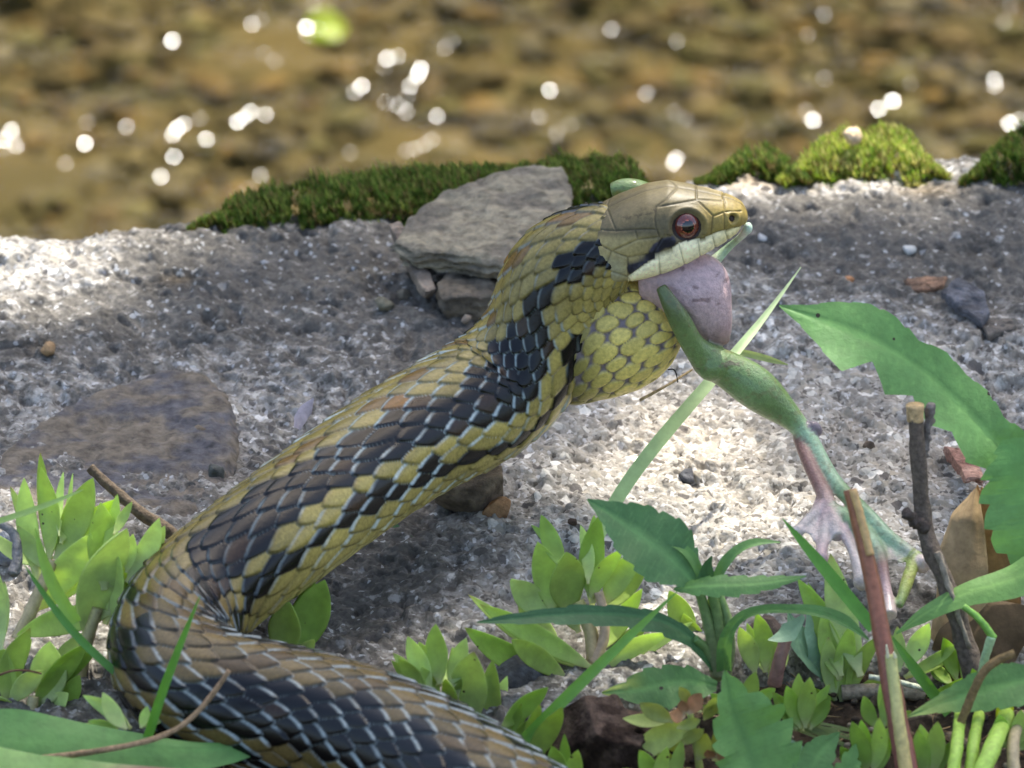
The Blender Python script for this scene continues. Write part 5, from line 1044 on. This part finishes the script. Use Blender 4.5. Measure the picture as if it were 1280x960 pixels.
# ------------------------------------------------------------------ moss along the back of the ledge
def moss(name, spans, count, label, cols, hmin, hmax, seed):
    rg = np.random.default_rng(seed); PVs = []; PCs = []; PFs = []; n0 = 0
    a = np.array(spans, float)
    xs_ = rg.uniform(a[0, 0], a[-1, 0], count); fs_ = rg.uniform(0, 1, count) ** 0.85
    nz1 = vn(xs_ / 22.0, 0 * xs_ + .5, seed + 9); nz2 = vn(xs_ / 14.0, fs_ * 3, seed); nz3 = vn(xs_ / 16.0, fs_ * 2.5 + 7, seed + 3)
    for k in range(count):
        x_ = xs_[k]; lo = np.interp(x_, a[:, 0], a[:, 1]); hi = np.interp(x_, a[:, 0], a[:, 2])
        ef = min(1.0, (x_ - a[0, 0]) / 60 + .05, (a[-1, 0] - x_) / 50 + .05); hi = lo + 10 + (hi - lo - 10) * ef; lo = lo + 17 + 20 * (nz1[k] - 0.5) + rg.normal(0, 3); f_ = fs_[k]; pyy = lo + (hi + 8 - lo) * f_
        # mound: higher in the middle and back
        zb = -0.12 + np.interp(x_, a[:, 0], a[:, 3]) * math.sin(min(1, f_ * 1.15) * math.pi * 0.62)
        q = P(x_, pyy, z=zb); q = q + np.array([0, 0, -0.05])
        hgt_ = rg.uniform(hmin, hmax) * (0.4 + 0.6 * ef) * (0.45 + 0.55 * min(1, f_ * 3)) * (0.35 + 1.2 * nz2[k]); lean = rg.normal(0, 0.22, 2)
        hgt_ *= 0.62
        tip = q + np.array([lean[0] * hgt_, lean[1] * hgt_ - 0.05, hgt_])
        cc = cols[rg.integers(len(cols))] * rg.uniform(0.55, 1.35); bare = nz3[k]
        if bare > 0.66 and rg.uniform() < .85: continue
        if rg.uniform() < .18: cc = lin(120, 104, 62) * rg.uniform(.6, 1.1)
        for j in range(7):
            f2 = 0.15 + 0.85 * j / 6; c0 = q + (tip - q) * f2; an = j * 2.4 + rg.uniform(0, 1); ln = 0.13 * (1.15 - 0.5 * f2)
            d_ = np.array([math.cos(an), math.sin(an), 0.9 + 0.6 * f2]) * ln; s_ = np.array([-math.sin(an), math.cos(an), 0]) * 0.022
            PVs.append(np.array([c0 - s_, c0 + s_, c0 + d_])); PFs.append((n0, n0 + 1, n0 + 2)); n0 += 3
            PCs.append(np.tile(cc * (0.75 + 0.5 * f2), (3, 1)))
    return tag(mesh(name, np.concatenate(PVs), np.array(PFs), M_MOSS, col=np.concatenate(PCs), smooth=False), label, 'moss', kind='stuff')
mg = [lin(78, 102, 36), lin(96, 116, 46), lin(64, 86, 32), lin(122, 132, 62)]
my = [lin(140, 156, 60), lin(168, 176, 84), lin(110, 138, 46), lin(190, 184, 110)]
moss('moss', [(238, 272, 262, .1), (300, 272, 240, .25), (400, 272, 222, .35), (500, 268, 210, .35), (600, 252, 204, .35), (720, 245, 196, .4), (790, 240, 190, .45), (830, 236, 206, .2)], 6500, 'dark green moss strip along the back rim behind the flagstone', mg, .25, .5, 1)
moss('moss', [(870, 214, 206, .1), (910, 214, 190, .3), (960, 216, 180, .3), (1010, 214, 170, .35)], 2200, 'low dark moss on the rim right of the snake head', mg, .2, .45, 2)
moss('moss', [(975, 212, 186, .2), (1030, 212, 166, .4), (1090, 216, 156, .5), (1140, 214, 166, .4), (1186, 206, 186, .15)], 3600, 'sunlit yellow green moss cushion on the rim', my, .2, .45, 3)
moss('moss', [(1200, 214, 190, .2), (1230, 216, 170, .5), (1300, 218, 156, .8), (1380, 218, 165, .5)], 3000, 'dark green moss cushion at the far end of the rim', mg, .25, .5, 4)

# ------------------------------------------------------------------ the tree whose crown shades the ledge, leaving patches of sun
LIT = [(40, 340, 0, 130, 55, 1), (1030, 222, 0, 200, 30, 1), (1090, 185, .6, 110, 40, 1), (900, 600, 0, 190, 70, .45), (1030, 560, 0, 130, 100, .55), (790, 540, 0, 80, 45, .9), (260, 735, 2.0, 75, 55, 1), (1180, 590, 0, 110, 80, .7), (1270, 720, 1.5, 60, 40, .8), (150, 680, 1.5, 60, 60, 1), (60, 640, 1, 60, 50, .9), (710, 720, 1, 60, 40, .7), (560, 830, .5, 60, 40, .6), (860, 690, 1.5, 60, 40, .6), (900, 900, 0, 70, 40, .6), (400, 285, 0, 90, 14, .7), (640, 225, 1.4, 70, 18, .4), (1230, 920, 0, 60, 40, .8), (340, 510, 0, 60, 30, .45), (640, 500, 3, 60, 60, .35)]
lit_c = [(P(a, b, z=z), rx / PXCM, ry / PXCM / math.sin(PITCH), z, pr0) for a, b, z, rx, ry, pr0 in LIT]
tr = thing('tree', (140, 330, -62), 'leafy tree leaning over the stream, its crown out of the picture', 'tree')
PV = []; PF = []; PC = []; n0 = 0; kept = 0
rg = np.random.default_rng(5)
def add_leaf(c0, sz):
    global n0
    d_ = unit(rg.normal(0, 1, 3) * [1, 1, .45]); nn2 = unit(rg.normal(0, .5, 3) + SUN); s_ = unit(np.cross(nn2, d_)); d_ = np.cross(s_, nn2)
    q = np.array([-d_ * .5, -d_ * .2 + s_ * .26, d_ * .2 + s_ * .24, d_ * .55, d_ * .2 - s_ * .24, -d_ * .2 - s_ * .26]) * sz + c0
    PV.append(q); PF.append((n0, n0 + 1, n0 + 2, n0 + 3)); PF.append((n0, n0 + 3, n0 + 4, n0 + 5)); n0 += 6
    PC.append(np.tile(lin(84, 120, 50) * rg.uniform(.7, 1.3), (6, 1)))
SHADE_N = 2300
for k in range(SHADE_N):
    gp_ = np.array([rg.uniform(-17, 17), rg.uniform(-18, 20), 1.0]); ok = True
    for (c0, rx, ry, z, pr0) in lit_c:
        g2 = gp_ + SUN * ((z - 1.0) / SUN[2])
        if ((g2[0] - c0[0]) / (rx + 1.9)) ** 2 + ((g2[1] - c0[1]) / (ry + 1.9)) ** 2 < 1 and rg.uniform() < pr0: ok = False
    if not ok: continue
    H_ = rg.uniform(140, 200); add_leaf(gp_ + SUN * ((H_ - 1) / SUN[2]), rg.uniform(2.6, 4.6))
for k in range(2600):                                   # the rest of the crown
    c0 = np.array([rg.normal(110, 110), rg.normal(240, 110), rg.normal(250, 55)])
    if c0[2] < 120: continue
    t0 = c0 - SUN * (c0[2] / SUN[2]); tw = c0 - SUN * ((c0[2] - WZ) / SUN[2])
    if abs(t0[0]) < 24 and -24 < t0[1] < 24: continue
    if abs(tw[0]) < 75 and 85 < tw[1] < 240: continue      # the stream in view lies in the open
    add_leaf(c0, rg.uniform(7, 12))
cr = mesh('crown', np.concatenate(PV), PF, M_CROWN, parent=tr, col=np.concatenate(PC), smooth=False); cr['kind'] = 'stuff'
stem(tr, [(140, 330, -68), (134, 322, 60), (120, 300, 170), (105, 270, 280), (110, 250, 380)], 1000, 420, lin(96, 82, 66), name='trunk', mat=M_WOOD, n=40, m=16, cm=True)
for pts in ([(122, 302, 165), (80, 220, 200), (30, 120, 190), (0, 85, 170)], [(110, 280, 240), (60, 250, 280), (-20, 200, 270)], [(108, 262, 320), (180, 230, 330), (230, 160, 300)], [(60, 180, 203), (50, 120, 200), (20, 70, 165)]):
    stem(tr, pts, 260, 50, lin(96, 82, 66), name='limb', mat=M_WOOD, n=30, m=10, cm=True)
